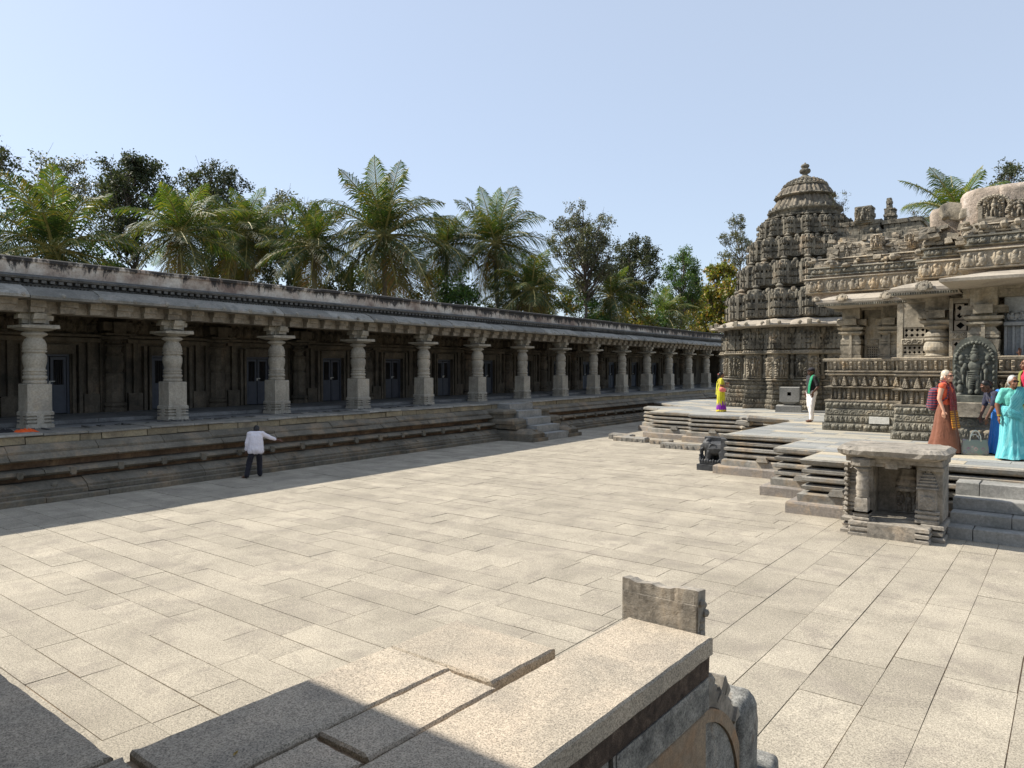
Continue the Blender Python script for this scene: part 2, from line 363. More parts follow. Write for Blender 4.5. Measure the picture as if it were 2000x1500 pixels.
def f_deity(seed=0):
    # one standing figure beneath a leafy arch
    def f(U, V):
        W = U.max(); H = V.max(); u = (U - W / 2) / (W / 2); v = V / H; s = (hsh(np.array(float(seed))) - .5) * .16
        h = .12 * hsh(np.floor(U / .03) * 5 + np.floor(V / .03))
        r = np.sqrt(u ** 2 + ((v - .62) * H / W * 2) ** 2)
        h = np.maximum(h, (np.abs(r - .82) < .14) * (v > .6) * (.5 + .3 * np.cos(np.arctan2(v - .6, u) * 22)))
        h = np.maximum(h, (np.abs(np.abs(u) - .82) < .1) * (v < .62) * (.35 + .25 * np.cos(v * 60)))
        h = np.maximum(h, ell(u, v, s, .73, .17, .075)); h = np.maximum(h, ell(u, v, s, .82, .12, .07) * .9)
        h = np.maximum(h, ell(u, v, s * .6, .57, .30, .14)); h = np.maximum(h, ell(u, v, 0, .42, .23, .12))
        h = np.maximum(h, ell(u, v, -.14, .25, .13, .22)); h = np.maximum(h, ell(u, v, .16, .25, .13, .22))
        for sx in (-1, 1):
            h = np.maximum(h, .8 * ell(u, v, sx * .42, .55, .10, .15)); h = np.maximum(h, .75 * ell(u, v, sx * .5, .72, .10, .07))
            h = np.maximum(h, .8 * ell(u, v, sx * .60, .18, .15, .15)); h = np.maximum(h, .8 * ell(u, v, sx * .60, .36, .09, .06))
        return np.maximum(h, .6 * (v < .055))
    return f
def f_teeth(p=.06):
    def f(U, V): return ((U / p) % 1 > .45) * 1.0
    return f

# ================================================================ GROUND AND PAVING
b = MB(); b.box(-400, 400, -300, 600, -2, -.06); tag(b.build('ground', M['earth']), kind='structure')
b = MB(); b.box(-18.6, 12, -3, 60, -.05, -.014); tag(b.build('sand_bed', M['sand']), kind='structure')
b = MB(); G = .0085
def slab_row(x0, x1, y0, y1, along):
    t = (x0 if along == 'x' else y0) - R_.uniform(0, 1.2); end = x1 if along == 'x' else y1; lo = x0 if along == 'x' else y0
    while t < end:
        L = R_.uniform(.7, 1.7); a, c = max(t, lo), min(t + L, end)
        if c - a > .02:
            z = R_.uniform(-.003, .003); j = R_.uniform(-.004, .004)
            if along == 'x': b.box(a + G / 2, c - G / 2, y0 + G / 2 + j, y1 - G / 2, -.03, z, j=.0015)
            else: b.box(x0 + G / 2, x1 - G / 2 + j, a + G / 2, c - G / 2, -.03, z, j=.0015)
        t += L
XB = -3.95
y = -2.0
while y < 52:
    w = R_.choice([.36, .40, .44, .48]); slab_row(-18.3, XB if y < 14.6 else 9.0, y, y + w, 'x'); y += w
    if y < 14.6 < y + .5: pass
x = XB
while x < 9:
    w = R_.choice([.44, .48, .52, .56]); slab_row(x, x + w, -2, 15.2, 'y'); x += w
tag(b.build('courtyard_paving', M['paving']), kind='structure')

# ================================================================ FOREGROUND TERRACE (where one stands)
TZ = 1.38
ter = empty('entrance_terrace', (-2.6, 1.2, 0)); tag(ter, 'raised granite slab terrace in the foreground, half in shade', 'terrace')
ter_off = Vector((2.6, -1.2, 0))
def tbuild(mb, name, mats, parent, off=ter_off, smooth=False):
    o = mb.build(name, mats, parent, smooth); o.location = off; return o
b = MB(); g = .012
def chipped(b, x0, x1, y0, y1, z0, z1, amp=.005, st=.035):
    x0, x1, y0, y1 = min(x0, x1), max(x0, x1), min(y0, y1), max(y0, y1); C = [(x0, y0), (x1, y0), (x1, y1), (x0, y1)]; out = []; sd = R_.uniform(0, 99)
    for i in range(4):
        (ax, ay), (bx, by) = C[i], C[(i + 1) % 4]; L = math.hypot(bx - ax, by - ay); m_ = max(2, int(L / st)); nx_, ny_ = (ay - by) / L, (bx - ax) / L
        for k in range(m_):
            t = k / m_; x, y = ax + (bx - ax) * t, ay + (by - ay) * t; q = abs(mnoise.noise(Vector((x * 9, y * 9, sd)))) * amp * 1.6 + R_.uniform(0, amp * .5)
            if k == 0: q = amp * .6
            out.append((x + nx_ * q, y + ny_ * q, nx_, ny_))
    n = len(out); vs = [(x, y, z0) for x, y, _, _ in out] + [(x, y, z1 - .010 - R_.uniform(0, .004)) for x, y, _, _ in out] + [(x + a * .009, y + c * .009, z1) for x, y, a, c in out]
    b.add(vs, [(l * n + k, l * n + (k + 1) % n, (l + 1) * n + (k + 1) % n, (l + 1) * n + k) for l in range(2) for k in range(n)] + [tuple(range(2 * n, 3 * n)), tuple(range(n - 1, -1, -1))])
def tslab(x0, x1, y0, y1, z=TZ, th=.13, gap=.003): chipped(b, x0 + gap, x1 - gap, y0 + gap, y1 - gap, z - th, z + R_.uniform(-.004, .004))
tslab(-5.7, -4.2, -.2, 1.16); tslab(-4.2, -2.76, -.2, 1.165)
tslab(-7.4, -5.7, -.2, 1.16)
tslab(-2.745, -2.31, 1.2, 2.49, gap=.004); tslab(-2.305, -2.0, 1.72, 2.46); tslab(-2.745, -2.055, 2.49, 3.0, gap=.005)
tslab(-2.745, -2.31, -.2, 1.18); tslab(-2.30, -2.0, .9, 1.70); tslab(-2.30, -2.0, -.2, .88)
for x0 in (-7.4, -6, -4.6, -3.2, -1.8, -.4, 1.0, 2.4): tslab(x0, x0 + 1.4, -1.6, -.21)
for x0 in (-7.4, -6, -4.6, -3.2, -1.8, -.4, 1.0, 2.4): tslab(x0, x0 + 1.4, -3.0, -1.61)
for x0 in (-1.46, -.2, 1.1): tslab(x0, x0 + 1.28, -.2, .95)
tbuild(b, 'paving_slab', M['terrace'], ter)
b = MB()
b.box(-7.5, -2.7, -3.1, 1.08, -.05, TZ - .133); b.box(-2.7, -2.02, 1.08, 2.93, -.05, TZ - .135, j=.002); b.box(-2.7, 3.8, -3.1, .9, -.05, TZ - .137)
for k in range(14): b.box(-7.4 + k * .34, -7.4 + k * .34 + .32, 1.05, 1.11, .1, TZ - .15, j=.006)
b.box(-2.725, -2.03, -.2, 2.44, TZ - .137, TZ - .028); b.box(-2.725, -2.09, 2.445, 2.97, TZ - .137, TZ - .03); b.box(-7.4, -2.79, -.4, 1.13, TZ - .13, TZ - .03)
tbuild(b, 'terrace_core', M['ledge_ochre'], ter)
b = MB(); b.box(-2.08, -1.995, 2.47, 2.98, TZ - .25, TZ - .085, j=.004); tbuild(b, 'broken_filler_block', M['ledge_ochre'], ter)

led = empty('stone_ledge', (-1.73, 2.6, 0)); tag(led, 'long granite capped ledge in the foreground with layered dark and ochre side', 'ledge')
lo = Vector((1.73, -2.6, 0))
b = MB(); chipped(b, -1.985, -1.48, .2, 3.61, TZ - .085, TZ + .008, .004); tbuild(b, 'coping_slab', M['terrace'], led, lo)
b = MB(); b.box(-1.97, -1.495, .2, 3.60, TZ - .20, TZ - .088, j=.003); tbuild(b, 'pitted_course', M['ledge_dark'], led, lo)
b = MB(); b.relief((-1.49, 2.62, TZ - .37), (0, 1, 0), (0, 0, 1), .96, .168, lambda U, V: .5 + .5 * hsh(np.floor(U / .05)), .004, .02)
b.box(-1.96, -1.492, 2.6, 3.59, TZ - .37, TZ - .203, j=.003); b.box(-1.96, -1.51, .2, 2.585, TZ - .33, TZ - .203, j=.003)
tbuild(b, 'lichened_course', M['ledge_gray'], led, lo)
b = MB(); b.box(-1.95, -1.50, 2.5, 3.57, TZ - .72, TZ - .373, j=.003, bev=.02); b.box(-1.95, -1.53, .2, 2.47, TZ - .62, TZ - .335, j=.003); tbuild(b, 'ochre_course', M['ledge_ochre'], led, lo)
b = MB(); b.box(-1.93, -1.46, .2, 3.56, -.03, TZ - .723, j=.003); tbuild(b, 'lower_course', M['ledge_gray'], led, lo)
# curled balustrade end beyond the ledge
bal = empty('curled_balustrade', (-1.5, 4.2, 0)); tag(bal, 'broken carved stone balustrade curling down at the end of the ledge', 'balustrade')
bo = Vector((1.5, -4.2, 0))
def arcprism(mb, cx, cy, cz, R, r0, a0, a1, x0, x1, n=14, m=0):
    vs = []; fs = []
    for k in range(n + 1):
        a = a0 + (a1 - a0) * k / n
        for (xx, rr) in ((x0, r0), (x1, r0), (x1, R), (x0, R)): vs.append((xx, cy + rr * math.cos(a), cz + rr * math.sin(a)))
    for k in range(n):
        q = k * 4
        for i in range(4): fs.append((q + i, q + (i + 1) % 4, q + 4 + (i + 1) % 4, q + 4 + i))
    fs.append((0, 3, 2, 1)); fs.append((n * 4, n * 4 + 1, n * 4 + 2, n * 4 + 3)); mb.add(vs, fs, m)
b = MB(); arcprism(b, 0, 3.50, .32, .60, .02, -.4, 1.75, -1.80, -1.535); tbuild(b, 'scroll_disc', M['ledge_gray'], bal, bo)
b = MB(); arcprism(b, 0, 3.50, .32, .67, .603, -.4, 1.6, -1.78, -1.52); tbuild(b, 'scroll_rim', M['ledge_ochre'], bal, bo)
b = MB(); arcprism(b, 0, 3.50, .32, .76, .673, -.3, 1.5, -1.76, -1.54, 24)
for k in range(15):
    a = .05 + k * .1; T = Matrix.Translation((-1.65, 3.50, .32)) @ Matrix.Rotation(a - math.pi / 2, 4, 'X'); h = .80 + (.05 if k in (8, 9, 12, 13) else 0) + R_.uniform(-.012, .02)
    b.box(-.09 + R_.uniform(-.02, .02), .10 + R_.uniform(-.02, .02), -.03, .035, .70, h, T=T, j=.014, bev=.018)
tbuild(b, 'scroll_crest', M['shrine'], bal, bo)
def softblock(mb, x0, x1, y0, y1, z0, z1, amp, e=.3):
    cx, cy, cz = (x0 + x1) / 2, (y0 + y1) / 2, (z0 + z1) / 2; ax, ay, az = (x1 - x0) / 2, (y1 - y0) / 2, (z1 - z0) / 2; vs = []; f = lambda t: math.copysign(abs(t) ** e, t); rings, sg = 20, 40
    for i in range(rings + 1):
        t = math.pi * i / rings - math.pi / 2
        for k in range(sg):
            a = 2 * math.pi * k / sg; p = Vector((cx + ax * f(math.cos(t)) * f(math.cos(a)), cy + ay * f(math.cos(t)) * f(math.sin(a)), cz + az * f(math.sin(t)))); q = mnoise.noise(p * 6) * amp + mnoise.noise(p * 18) * amp * .5; vs.append(tuple(p + Vector((q, q, q))))
    mb.add(vs, [(i * sg + k, i * sg + (k + 1) % sg, (i + 1) * sg + (k + 1) % sg, (i + 1) * sg + k) for i in range(rings) for k in range(sg)])
b = MB(); softblock(b, -1.80, -1.50, 4.10, 4.42, -.02, .82, .014); softblock(b, -1.88, -1.46, 3.95, 4.75, -.04, .30, .014)
tbuild(b, 'end_block', M['ledge_gray'], bal, bo, True)
# upright broken fragment at the end of the ledge
b = MB()
nx = 20; vs = []; top = [TZ + .215 + .018 * mnoise.noise(Vector((k * .21, 1.7, 0))) + R_.uniform(-.004, .004) + (.010 if k > 13 else 0) for k in range(nx + 1)]
for (yy, ins) in ((3.625, 0), (3.72, .012)):
    for k in range(nx + 1): vs.append((-2.03 + .46 * k / nx, yy + R_.uniform(-.003, .003), TZ - .14)); 
    for k in range(nx + 1): vs.append((-2.03 + .46 * k / nx, yy + R_.uniform(-.003, .003) + ins * 0, top[k] - ins))
n1 = nx + 1; fs = []
for k in range(nx):
    fs += [(k, k + 1, n1 + k + 1, n1 + k), (2 * n1 + k + 1, 2 * n1 + k, 3 * n1 + k, 3 * n1 + k + 1), (n1 + k, n1 + k + 1, 3 * n1 + k + 1, 3 * n1 + k), (k + 1, k, 2 * n1 + k, 2 * n1 + k + 1)]
fs += [(0, n1, 3 * n1, 2 * n1), (nx, 2 * n1 + nx, 3 * n1 + nx, n1 + nx)]
vs = [(p[0] + 1.8, p[1] - 3.67, p[2] - 1.24) for p in vs]
b.add(vs, fs)
b.relief((-.225, -.047, .02), (1, 0, 0), (0, 0, 1), .45, .27, lambda U, V: .5 + .25 * np.sin(U * 45 + V * 9) + .25 * hsh(np.floor(U / .012) + 31 * np.floor(V / .03)), .0028, .006)
for k in range(9): b.ball((.222 + R_.uniform(-.01, .012), R_.uniform(-.01, .09), .03 + k * .033), (.022, .035, .022), seg=6, rings=4)
o = b.build('broken_stone_fragment', M['shrine']); o.location = (-1.8, 3.67, 1.24)
tag(o, 'upright chiselled stone fragment with broken top at the far end of the foreground ledge', 'stone fragment')

# ---- porch over the viewer: gives the shade on the terrace
por = empty('entrance_porch', (-2, -1, 0)); tag(por, 'stone porch roof over the foreground terrace', 'porch')
po = Vector((2, 1, 0))
b = MB(); b.box(-9, 9, -4.5, .35, 4.55, 4.95); b.box(-9, 9, -4.5, .73, 4.96, 5.6); tbuild(b, 'roof_slab', M['cl_beam'], por, po)
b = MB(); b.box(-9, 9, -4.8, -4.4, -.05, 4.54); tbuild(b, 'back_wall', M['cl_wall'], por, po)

# ================================================================ CLOISTER
TH = rad(2.5)
cl = empty('pillared_cloister', (-19.6, 7.84, 0), TH)
tag(cl, 'long low stone cloister with lathe-turned pillars, plinth and mould-stained parapet along the far side', 'cloister')
FZ = 1.38; V0, V1 = -12.0, 56.0; SP = 3.406; VF = -1.308; NC0, NC1 = -2, 15
def line(u, a=V1, c=V0): return [(u, a), (u, c)]   # outside (+x) on the right hand when walking to -y? see below
def csweep(name, prof, mats, v0=V0, v1=V1, step=None, parent=None, j=0.0, ms=None, gap=0.012):
    b = MB()
    if step is None: b.sweep([(0, v0), (0, v1)], prof, ms=ms, j=j)
    else:
        v = v0
        while v < v1:
            L = R_.uniform(*step); e = min(v + L, v1); dz = R_.uniform(-.012, .012); du = R_.uniform(-.015, .015)
            b.sweep([(0, v), (0, e - gap)], [(o_ + du, z_ + dz) for (o_, z_) in prof], ms=ms, j=j); v = e
    return b.build(name, mats, parent or cl)
P_ = M['cl_plinth']
ST0, ST1 = 13.8, 17.35
csweep('kerb_course', [(2.0, -.02), (2.75, -.02), (2.75, .10), (2.72, .115), (2.0, .115)], P_, step=(1.2, 2.2))
csweep('lotus_moulding', [(1.8, .118), (2.62, .118), (2.62, .20), (2.56, .22), (2.56, .27), (2.30, .41), (2.26, .41), (1.8, .41)], P_, step=(1.5, 2.8))
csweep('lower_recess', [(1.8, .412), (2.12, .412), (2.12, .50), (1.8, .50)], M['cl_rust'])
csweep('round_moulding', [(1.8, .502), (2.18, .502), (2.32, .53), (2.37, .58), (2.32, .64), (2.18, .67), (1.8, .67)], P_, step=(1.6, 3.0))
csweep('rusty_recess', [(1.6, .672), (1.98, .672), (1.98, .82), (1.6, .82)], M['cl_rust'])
csweep('slanted_moulding', [(1.6, .822), (2.20, .822), (2.24, .86), (2.10, .97), (1.6, .97)], P_, step=(1.4, 3.0))
csweep('upper_moulding', [(1.5, .973), (2.06, .973), (2.06, 1.03), (1.90, 1.15), (1.5, 1.15)], P_, step=(1.1, 2.2))
csweep('block_course', [(1.4, 1.153), (1.76, 1.153), (1.77, 1.16), (1.76, 1.315), (1.4, 1.318)], M['cl_brick'], step=(.45, 1.1), j=.012, gap=.02)
csweep('edge_slab', [(.4, 1.322), (1.80, 1.322), (1.81, 1.335), (1.79, FZ - .004), (.4, FZ - .004)], M['cl_eave'], step=(.7, 1.7), j=.012, gap=.014)
def repeat_part(mb, name, mat, spots, smooth=False):
    o = mb.build(name, mat, cl, smooth)
    for i, sp in enumerate(spots):
        c = o if i == 0 else o.copy()
        if i: COL.objects.link(c)
        c.location = sp; c.rotation_euler = (0, 0, R_.uniform(-.08, .08)); c.scale = (R_.uniform(.85, 1.15),) * 3
b = MB(); b.ball((0, 0, 0), (.07, .07, .07), seg=8, rings=5); repeat_part(b, 'lotus_boss', P_, [(2.46, -6 + 1.02 * k, .31) for k in range(58) if not ST0 - .2 < -6 + 1.02 * k < ST1])
b = MB(); b.frus(0, 0, -.07, .06, .035, .07, .035, .055); b.box(-.02, .045, -.05, .05, -.10, -.06); repeat_part(b, 'bracket_boss', P_, [(2.36, -5.58 + 1.02 * k, .59) for k in range(57) if not ST0 - .2 < -5.58 + 1.02 * k < ST1])
b = MB(); b.box(-3.6, .41, V0, V1, 1.0, FZ - .008); b.build('verandah_floor', M['cl_floor'], cl)
b = MB()
v = V0
while v < V1: L = R_.uniform(.8, 1.6); b.box(-3.4, -.55, v, v + L - .012, FZ, FZ + .1, j=.003); v += L
b.build('inner_floor_step', M['cl_floor'], cl)
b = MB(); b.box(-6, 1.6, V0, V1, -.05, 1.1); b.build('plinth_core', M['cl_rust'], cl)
# debris on the edge
b = MB()
for k in range(60):
    v = R_.uniform(-3, 12); b.box(.55 + R_.uniform(-.1, .3), .62 + R_.uniform(0, .35), v, v + R_.uniform(.05, .25), FZ, FZ + R_.uniform(.01, .035), j=.02)
tag(b.build('loose_mortar', M['cl_corn'], cl), kind='stuff')
# pillars
def make_pillar():
    w = .31; b = MB(); c = MB()
    b.frus(0, 0, 0, .10, .36, .36, .35, .35, j=.006); b.frus(0, 0, .10, .14, .30, .30, .30, .30); b.box(-.345, .345, -.345, .345, .14, .185, bev=.01)
    b.frus(0, 0, .185, .225, .29, .29, .29, .29); b.box(-.345, .345, -.345, .345, .225, .265, bev=.01); b.frus(0, 0, .265, .30, .29, .29, .29, .29)
    b.box(-.35, .35, -.35, .35, .30, .40, bev=.03)
    b.box(-.352, .352, -.09, .09, .1, .302, j=.003); b.box(-.09, .09, -.352, .352, .1, .302, j=.003)
    b.box(-w, w, -w, w, .40, 1.05, bev=.02, j=.006)
    sq = b.build('square_shaft', M['cl_pillar'])
    pr = [(.25, 1.04), (.29, 1.06), (.30, 1.09), (.29, 1.12), (.245, 1.14), (.285, 1.155), (.305, 1.19), (.305, 1.22), (.275, 1.25), (.245, 1.26), (.29, 1.28), (.29, 1.31), (.25, 1.33), (.295, 1.345), (.295, 1.37),
          (.26, 1.395), (.262, 1.44), (.28, 1.50), (.30, 1.58), (.305, 1.66), (.30, 1.72), (.26, 1.765), (.25, 1.79), (.305, 1.80), (.31, 1.83), (.27, 1.85), (.30, 1.865), (.305, 1.90), (.29, 1.93), (.30, 1.945), (.30, 1.96), (.29, 2.0), (.265, 2.06), (.245, 2.10), (.20, 2.13), (.20, 2.16),
          (.30, 2.20), (.335, 2.225), (.30, 2.26), (.22, 2.29), (.22, 2.31)]
    b = MB(); b.lathe(pr, 28); sh = b.build('turned_shaft', M['cl_pillar'], None, True); sh.parent = sq
    c.frus(0, 0, 2.305, 2.36, .27, .27, .44, .44, j=.01); c.box(-.49, .49, -.49, .49, 2.36, 2.44, bev=.012, j=.014)
    cap = c.build('abacus', M['cl_pillar']); cap.parent = sq
    c = MB(); c.box(-.2, .2, -.2, .2, 2.44, 2.47)
    for r in range(4):
        T = Matrix.Rotation(r * math.pi / 2, 4, 'Z')
        c.box(.1, .34, -.15, .15, 2.47, 2.60, T=T, j=.018); c.box(.1, .45, -.17, .17, 2.58, 2.70, T=T, j=.025); c.box(.15, .40, -.13, .13, 2.69, 2.735, T=T)
    c.box(-.2, .2, -.2, .2, 2.465, 2.735)
    br = c.build('bracket_capital', M['cl_pillar']); br.parent = sq
    return sq
pil = make_pillar(); pil.name = 'pillar'
first = True
for n in range(NC0, NC1 + 1):
    p = pil if first else copy_tree(pil, cl)
    p.parent = cl; first = False
    p.location = (0, VF + SP * n, FZ - .002); p.rotation_euler = (0, 0, rad(R_.uniform(-1, 1)))
    p.scale = (R_.uniform(.82, .87),) * 2 + (1.0,)
# beam with projecting rafter blocks
BZ = 4.115
csweep('beam', [(-.22, BZ), (.22, BZ), (.22, BZ + .30), (-.22, BZ + .30)], M['cl_beam'], step=(3.3, 3.5))
b = MB(); b.box(-.14, .15, -.18, .18, .13, .30, j=.01); b.box(-.14, .07, -.16, .16, 0, .132, j=.012); repeat_part(b, 'rafter_block', M['cl_beam'], [(.34, -6 + .66 * k, BZ + .002) for k in range(92)])
# eave slabs: slope down outwards
b = MB(); kn = MB(); v = V0
while v < V1:
    L = R_.uniform(.9, 1.9); dz = R_.uniform(-.018, .018); t = R_.uniform(-.02, .02)
    b.sweep([(0, v), (0, v + L - .012)], [(.0, 4.40 + dz), (.86 + t, 4.39 + dz), (.90 + t, 4.40 + dz), (.90 + t, 4.46 + dz), (.70 + t, 4.60 + dz), (.42 + t, 4.71 + dz), (.0, 4.74 + dz)], j=.013)
    v += L
b.build('eave_slab', M['cl_eave'], cl)
v = V0 + .3
kn.ball((0, 0, 0), (.055, .06, .06), seg=8, rings=6); repeat_part(kn, 'eave_knob', M['cl_eave'], [(.88, -6 + .83 * k, 4.47) for k in range(73)])
pass
# dentil cornice
csweep('cornice', [(-.3, 4.72), (.30, 4.72), (.34, 4.76), (.22, 4.80), (.22, 4.86), (.36, 4.88), (.38, 4.93), (.20, 5.0), (-.3, 5.02)], M['cl_corn'])
b = MB(); v = V0
while v < V1: b.box(.2, .36, v, v + .10, 4.80, 4.865); v += .185
v = V0
while v < V1: b.box(.25, .335, v, v + .045, 4.675, 4.735); v += .09
b.build('dentil', M['cl_corn'], cl)
b = MB(); v = V0
while v < V1:
    L = R_.uniform(3.0, 5.5); dz = R_.uniform(-.02, .02); b.sweep([(0, v), (0, v + L - .01)], [(-.5, 5.0), (.12, 5.0), (.10, 5.30 + dz), (.15, 5.33 + dz), (.15, 5.40 + dz), (.08, 5.43 + dz), (-.5, 5.43 + dz)], j=.012); v += L
b.build('parapet', M['parapet'], cl)
b = MB(); b.box(-7.5, -.02, V0, V1, 4.42, 4.74); b.box(-7.5, -.49, V0, V1, 4.745, 5.2); b.build('roof', M['cl_wall'], cl)
# back wall with engaged half pillars and doors
WU = -3.3
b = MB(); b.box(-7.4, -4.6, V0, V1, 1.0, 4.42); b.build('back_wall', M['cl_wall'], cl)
def make_bay():
    # local: door centre at v=0 ; wall plane u=0, door in recess
    w = MB()
    for s in (-1, 1):
        w.box(-1.3, 0, s * 1.70 - .38, s * 1.70 + .38, 0, 2.9)            # pier between two cells
        w.box(-1.28, -.12, min(s * 1.33, s * .52), max(s * 1.33, s * .52), 0, 2.9)
        w.box(-.16, .02, min(s * .62, s * .54), max(s * .62, s * .54), 0, 2.0); w.box(-.14, .05, min(s * .80, s * .70), max(s * .80, s * .70), 0, 2.0)
        w.box(-.14, .0, min(s * 1.10, s * .96), max(s * 1.10, s * .96), .55, 2.1)
        w.box(-.13, .04, min(s * 1.28, s * .84), max(s * 1.28, s * .84), 0, .55)
    w.box(-1.28, -.12, -.53, .53, 1.72, 2.9)
    w.box(-.14, .08, -1.3, 1.3, 2.08, 2.2); w.box(-.14, .14, -1.3, 1.3, 2.24, 2.31); w.box(-.14, .05, -.6, .6, 1.74, 2.0)
    w.relief((-.115, -.5, 1.78), (0, 1, 0), (0, 0, 1), 1.0, .25, f_figs(.25), .1, .035)
    w.relief((-.115, -1.3, 2.35), (0, 1, 0), (0, 0, 1), 2.6, .45, f_figs(.33), .14, .05)
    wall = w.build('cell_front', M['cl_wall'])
    p = MB()
    p.lathe([(.34, 0), (.34, .12), (.29, .14), (.34, .2), (.34, .26), (.27, .30), (.27, 1.15), (.22, 1.2), (.27, 1.3), (.29, 1.5), (.24, 1.68), (.28, 1.72), (.2, 1.82), (.2, 1.95), (.3, 2.02), (.22, 2.08), (.22, 2.12), (.42, 2.2), (.42, 2.28)], 10, 0, -1.70)
    p.box(-.3, .48, -1.70 - .45, -1.70 + .45, 2.3, 2.36); p.box(-.3, .42, -1.70 - .18, -1.70 + .18, 2.36, 2.7); p.box(-.3, .3, -1.70 - .42, -1.70 + .42, 2.44, 2.7)
    hp = p.build('half_pillar', M['cl_wall']); hp.parent = wall
    return wall
def make_door():
    d = MB(); F = .012
    d.box(-.10, .0, -.50, -.44, 0, 1.72); d.box(-.10, .0, .44, .50, 0, 1.72); d.box(-.10, .0, -.44, .44, 1.66, 1.72)
    fr = d.build('door', M['door'])
    for s in (-1, 1):
        e = MB(); a, c = (s * .225 - .205, s * .225 + .205)
        e.box(-.07, -.03, a, c, .02, .84); e.box(-.07, -.03, a, a + .07, .842, 1.64); e.box(-.07, -.03, c - .07, c, .842, 1.64); e.box(-.07, -.03, a + .071, c - .071, 1.56, 1.64)
        e.box(-.03, -.022, a + .07, c - .07, .12, .72)
        lf = e.build('door_leaf', M['door']); lf.parent = fr
    e = MB()
    for s in (-1, 1):
        for k in range(5):
            y = s * .225 - .11 + k * .055; e.box(-.055, -.045, y - .006, y + .006, .84, 1.56)
    g_ = e.build('window_bars', M['iron']); g_.parent = fr
    e = MB(); e.box(-.02, .0, -.03, .12, .93, .955); e.ball((0.0, -.02, .9), (.02, .03, .035)); h_ = e.build('bolt', M['white']); h_.parent = fr
    e = MB(); e.box(-1.1, -1.0, -.5, .5, 0, 1.7); v_ = e.build('cell_shade_panel', M['shade_black']); v_.parent = fr  # black panel painting the shade of the cell behind the bars
    return fr
bay = make_bay(); door = make_door(); first = True
for n in range(NC0, NC1):
    for src in (bay, door):
        o = src if first else copy_tree(src, cl)
        o.parent = cl; o.location = (WU + (-.12 if src is door else 0), VF + SP * (n + .5), FZ + .1)
    first = False
b = MB(); b.box(-5.0, 0.4, V1 - .3, V1 + .3, 0, 5.4); b.build('end_wall', M['cl_wall'], cl)
# stair up to the cloister
st = empty('cloister_stair', (2.75, (ST0 + ST1) / 2, 0)); st.parent = cl; so = Vector((-2.75, -(ST0 + ST1) / 2, 0))
b = MB(); s0, s1 = ST0 + .98, ST1 - 1.15
for k in range(5):
    o = 4.15 - .44 * k; z0 = .27 * k; b.box(1.5, o, s0, s1, z0 - .02 if k == 0 else z0 + .001, z0 + .27, j=.008)
    b.box(1.5, o - .01, s1 - .45, s1 + .25, z0 - .02 if k == 0 else z0 + .003, z0 + .265, j=.01)
tbuild(b, 'tread', M['step'], st, so)
for (a0, a1) in ((ST0, s0 - .005), (s1 + .255, ST1)):
    b = MB(); c = MB()
    b.sweep([(1.5, a1 + .0), (4.15, a1), (4.15, a0), (1.5, a0)][::-1], [(-.4, -.02), (.05, -.02), (.05, .14), (-.4, .14)])
    b.sweep([(1.5, a0 + .06), (4.1, a0 + .06), (4.1, a1 - .06), (1.5, a1 - .06)], [(-.5, .145), (.0, .145), (.0, .28), (-.10, .38), (-.28, .44), (-.5, .45)])
    b.box(1.5, 4.0, a0 + .4, a1 - .4, .1, .44)
    for k in range(12): b.box(4.09, 4.12, a0 + .1 + k * (a1 - a0 - .2) / 12, a0 + .1 + (k + .55) * (a1 - a0 - .2) / 12, .15, .30)
    b.box(1.5, 3.3, a0 + .12, a1 - .12, .45, .60, j=.02)
    b.box(1.5, 3.2, a0 + .05, a1 - .05, .62, .82, bev=.07, j=.02)
    b.box(1.5, 2.7, a0 + .14, a1 - .14, .82, 1.02, j=.02); b.box(1.5, 2.75, a0 + .05, a1 - .05, 1.0, 1.16, bev=.06, j=.02)
    tbuild(b, 'stair_flank', M['cl_plinth'], st, so)
# orange cloth and dark rag on the edge
def rag(name, mat, loc, size, label, cat):
    b = MB(); n = 12; vs = []
    for i in range(n + 1):
        for k in range(n + 1):
            u, v = i / n - .5, k / n - .5; rr = max(0, 1 - (2 * u) ** 4) * max(0, 1 - (2 * v) ** 4)
            vs.append((u * size[0] + .02 * math.sin(v * 19), v * size[1] + .02 * math.sin(u * 15), size[2] * rr * (.55 + .45 * math.sin(u * 13 + 2) * math.cos(v * 17))))
    b.add(vs, [(i * (n + 1) + k, (i + 1) * (n + 1) + k, (i + 1) * (n + 1) + k + 1, i * (n + 1) + k + 1) for i in range(n) for k in range(n)])
    for i in range(0): pass
    o = b.build(name, mat, None, True); o.location = loc
    md = o.modifiers.new('thick', 'SOLIDIFY'); md.thickness = .008; tag(o, label, cat); return o
def CLW(u, v, z): return (-19.6 + u * math.cos(TH) - v * math.sin(TH), 7.84 + u * math.sin(TH) + v * math.cos(TH), z)
M['orange'] = plain('orange_cloth', (.75, .10, .015), .8, .2, 14)
M['blackcloth'] = plain('black_cloth', (.015, .014, .016), .8, .2, 14)
rag('crumpled_cloth', M['orange'], CLW(1.15, -1.95, FZ - .002), (.3, .42, .09), 'crumpled orange cloth lying on the cloister edge at the far left', 'cloth')
rag('crumpled_rag', M['blackcloth'], CLW(.95, -2.30, FZ - .002), (.3, .38, .10), 'small dark rag beside the orange cloth on the cloister edge', 'rag')

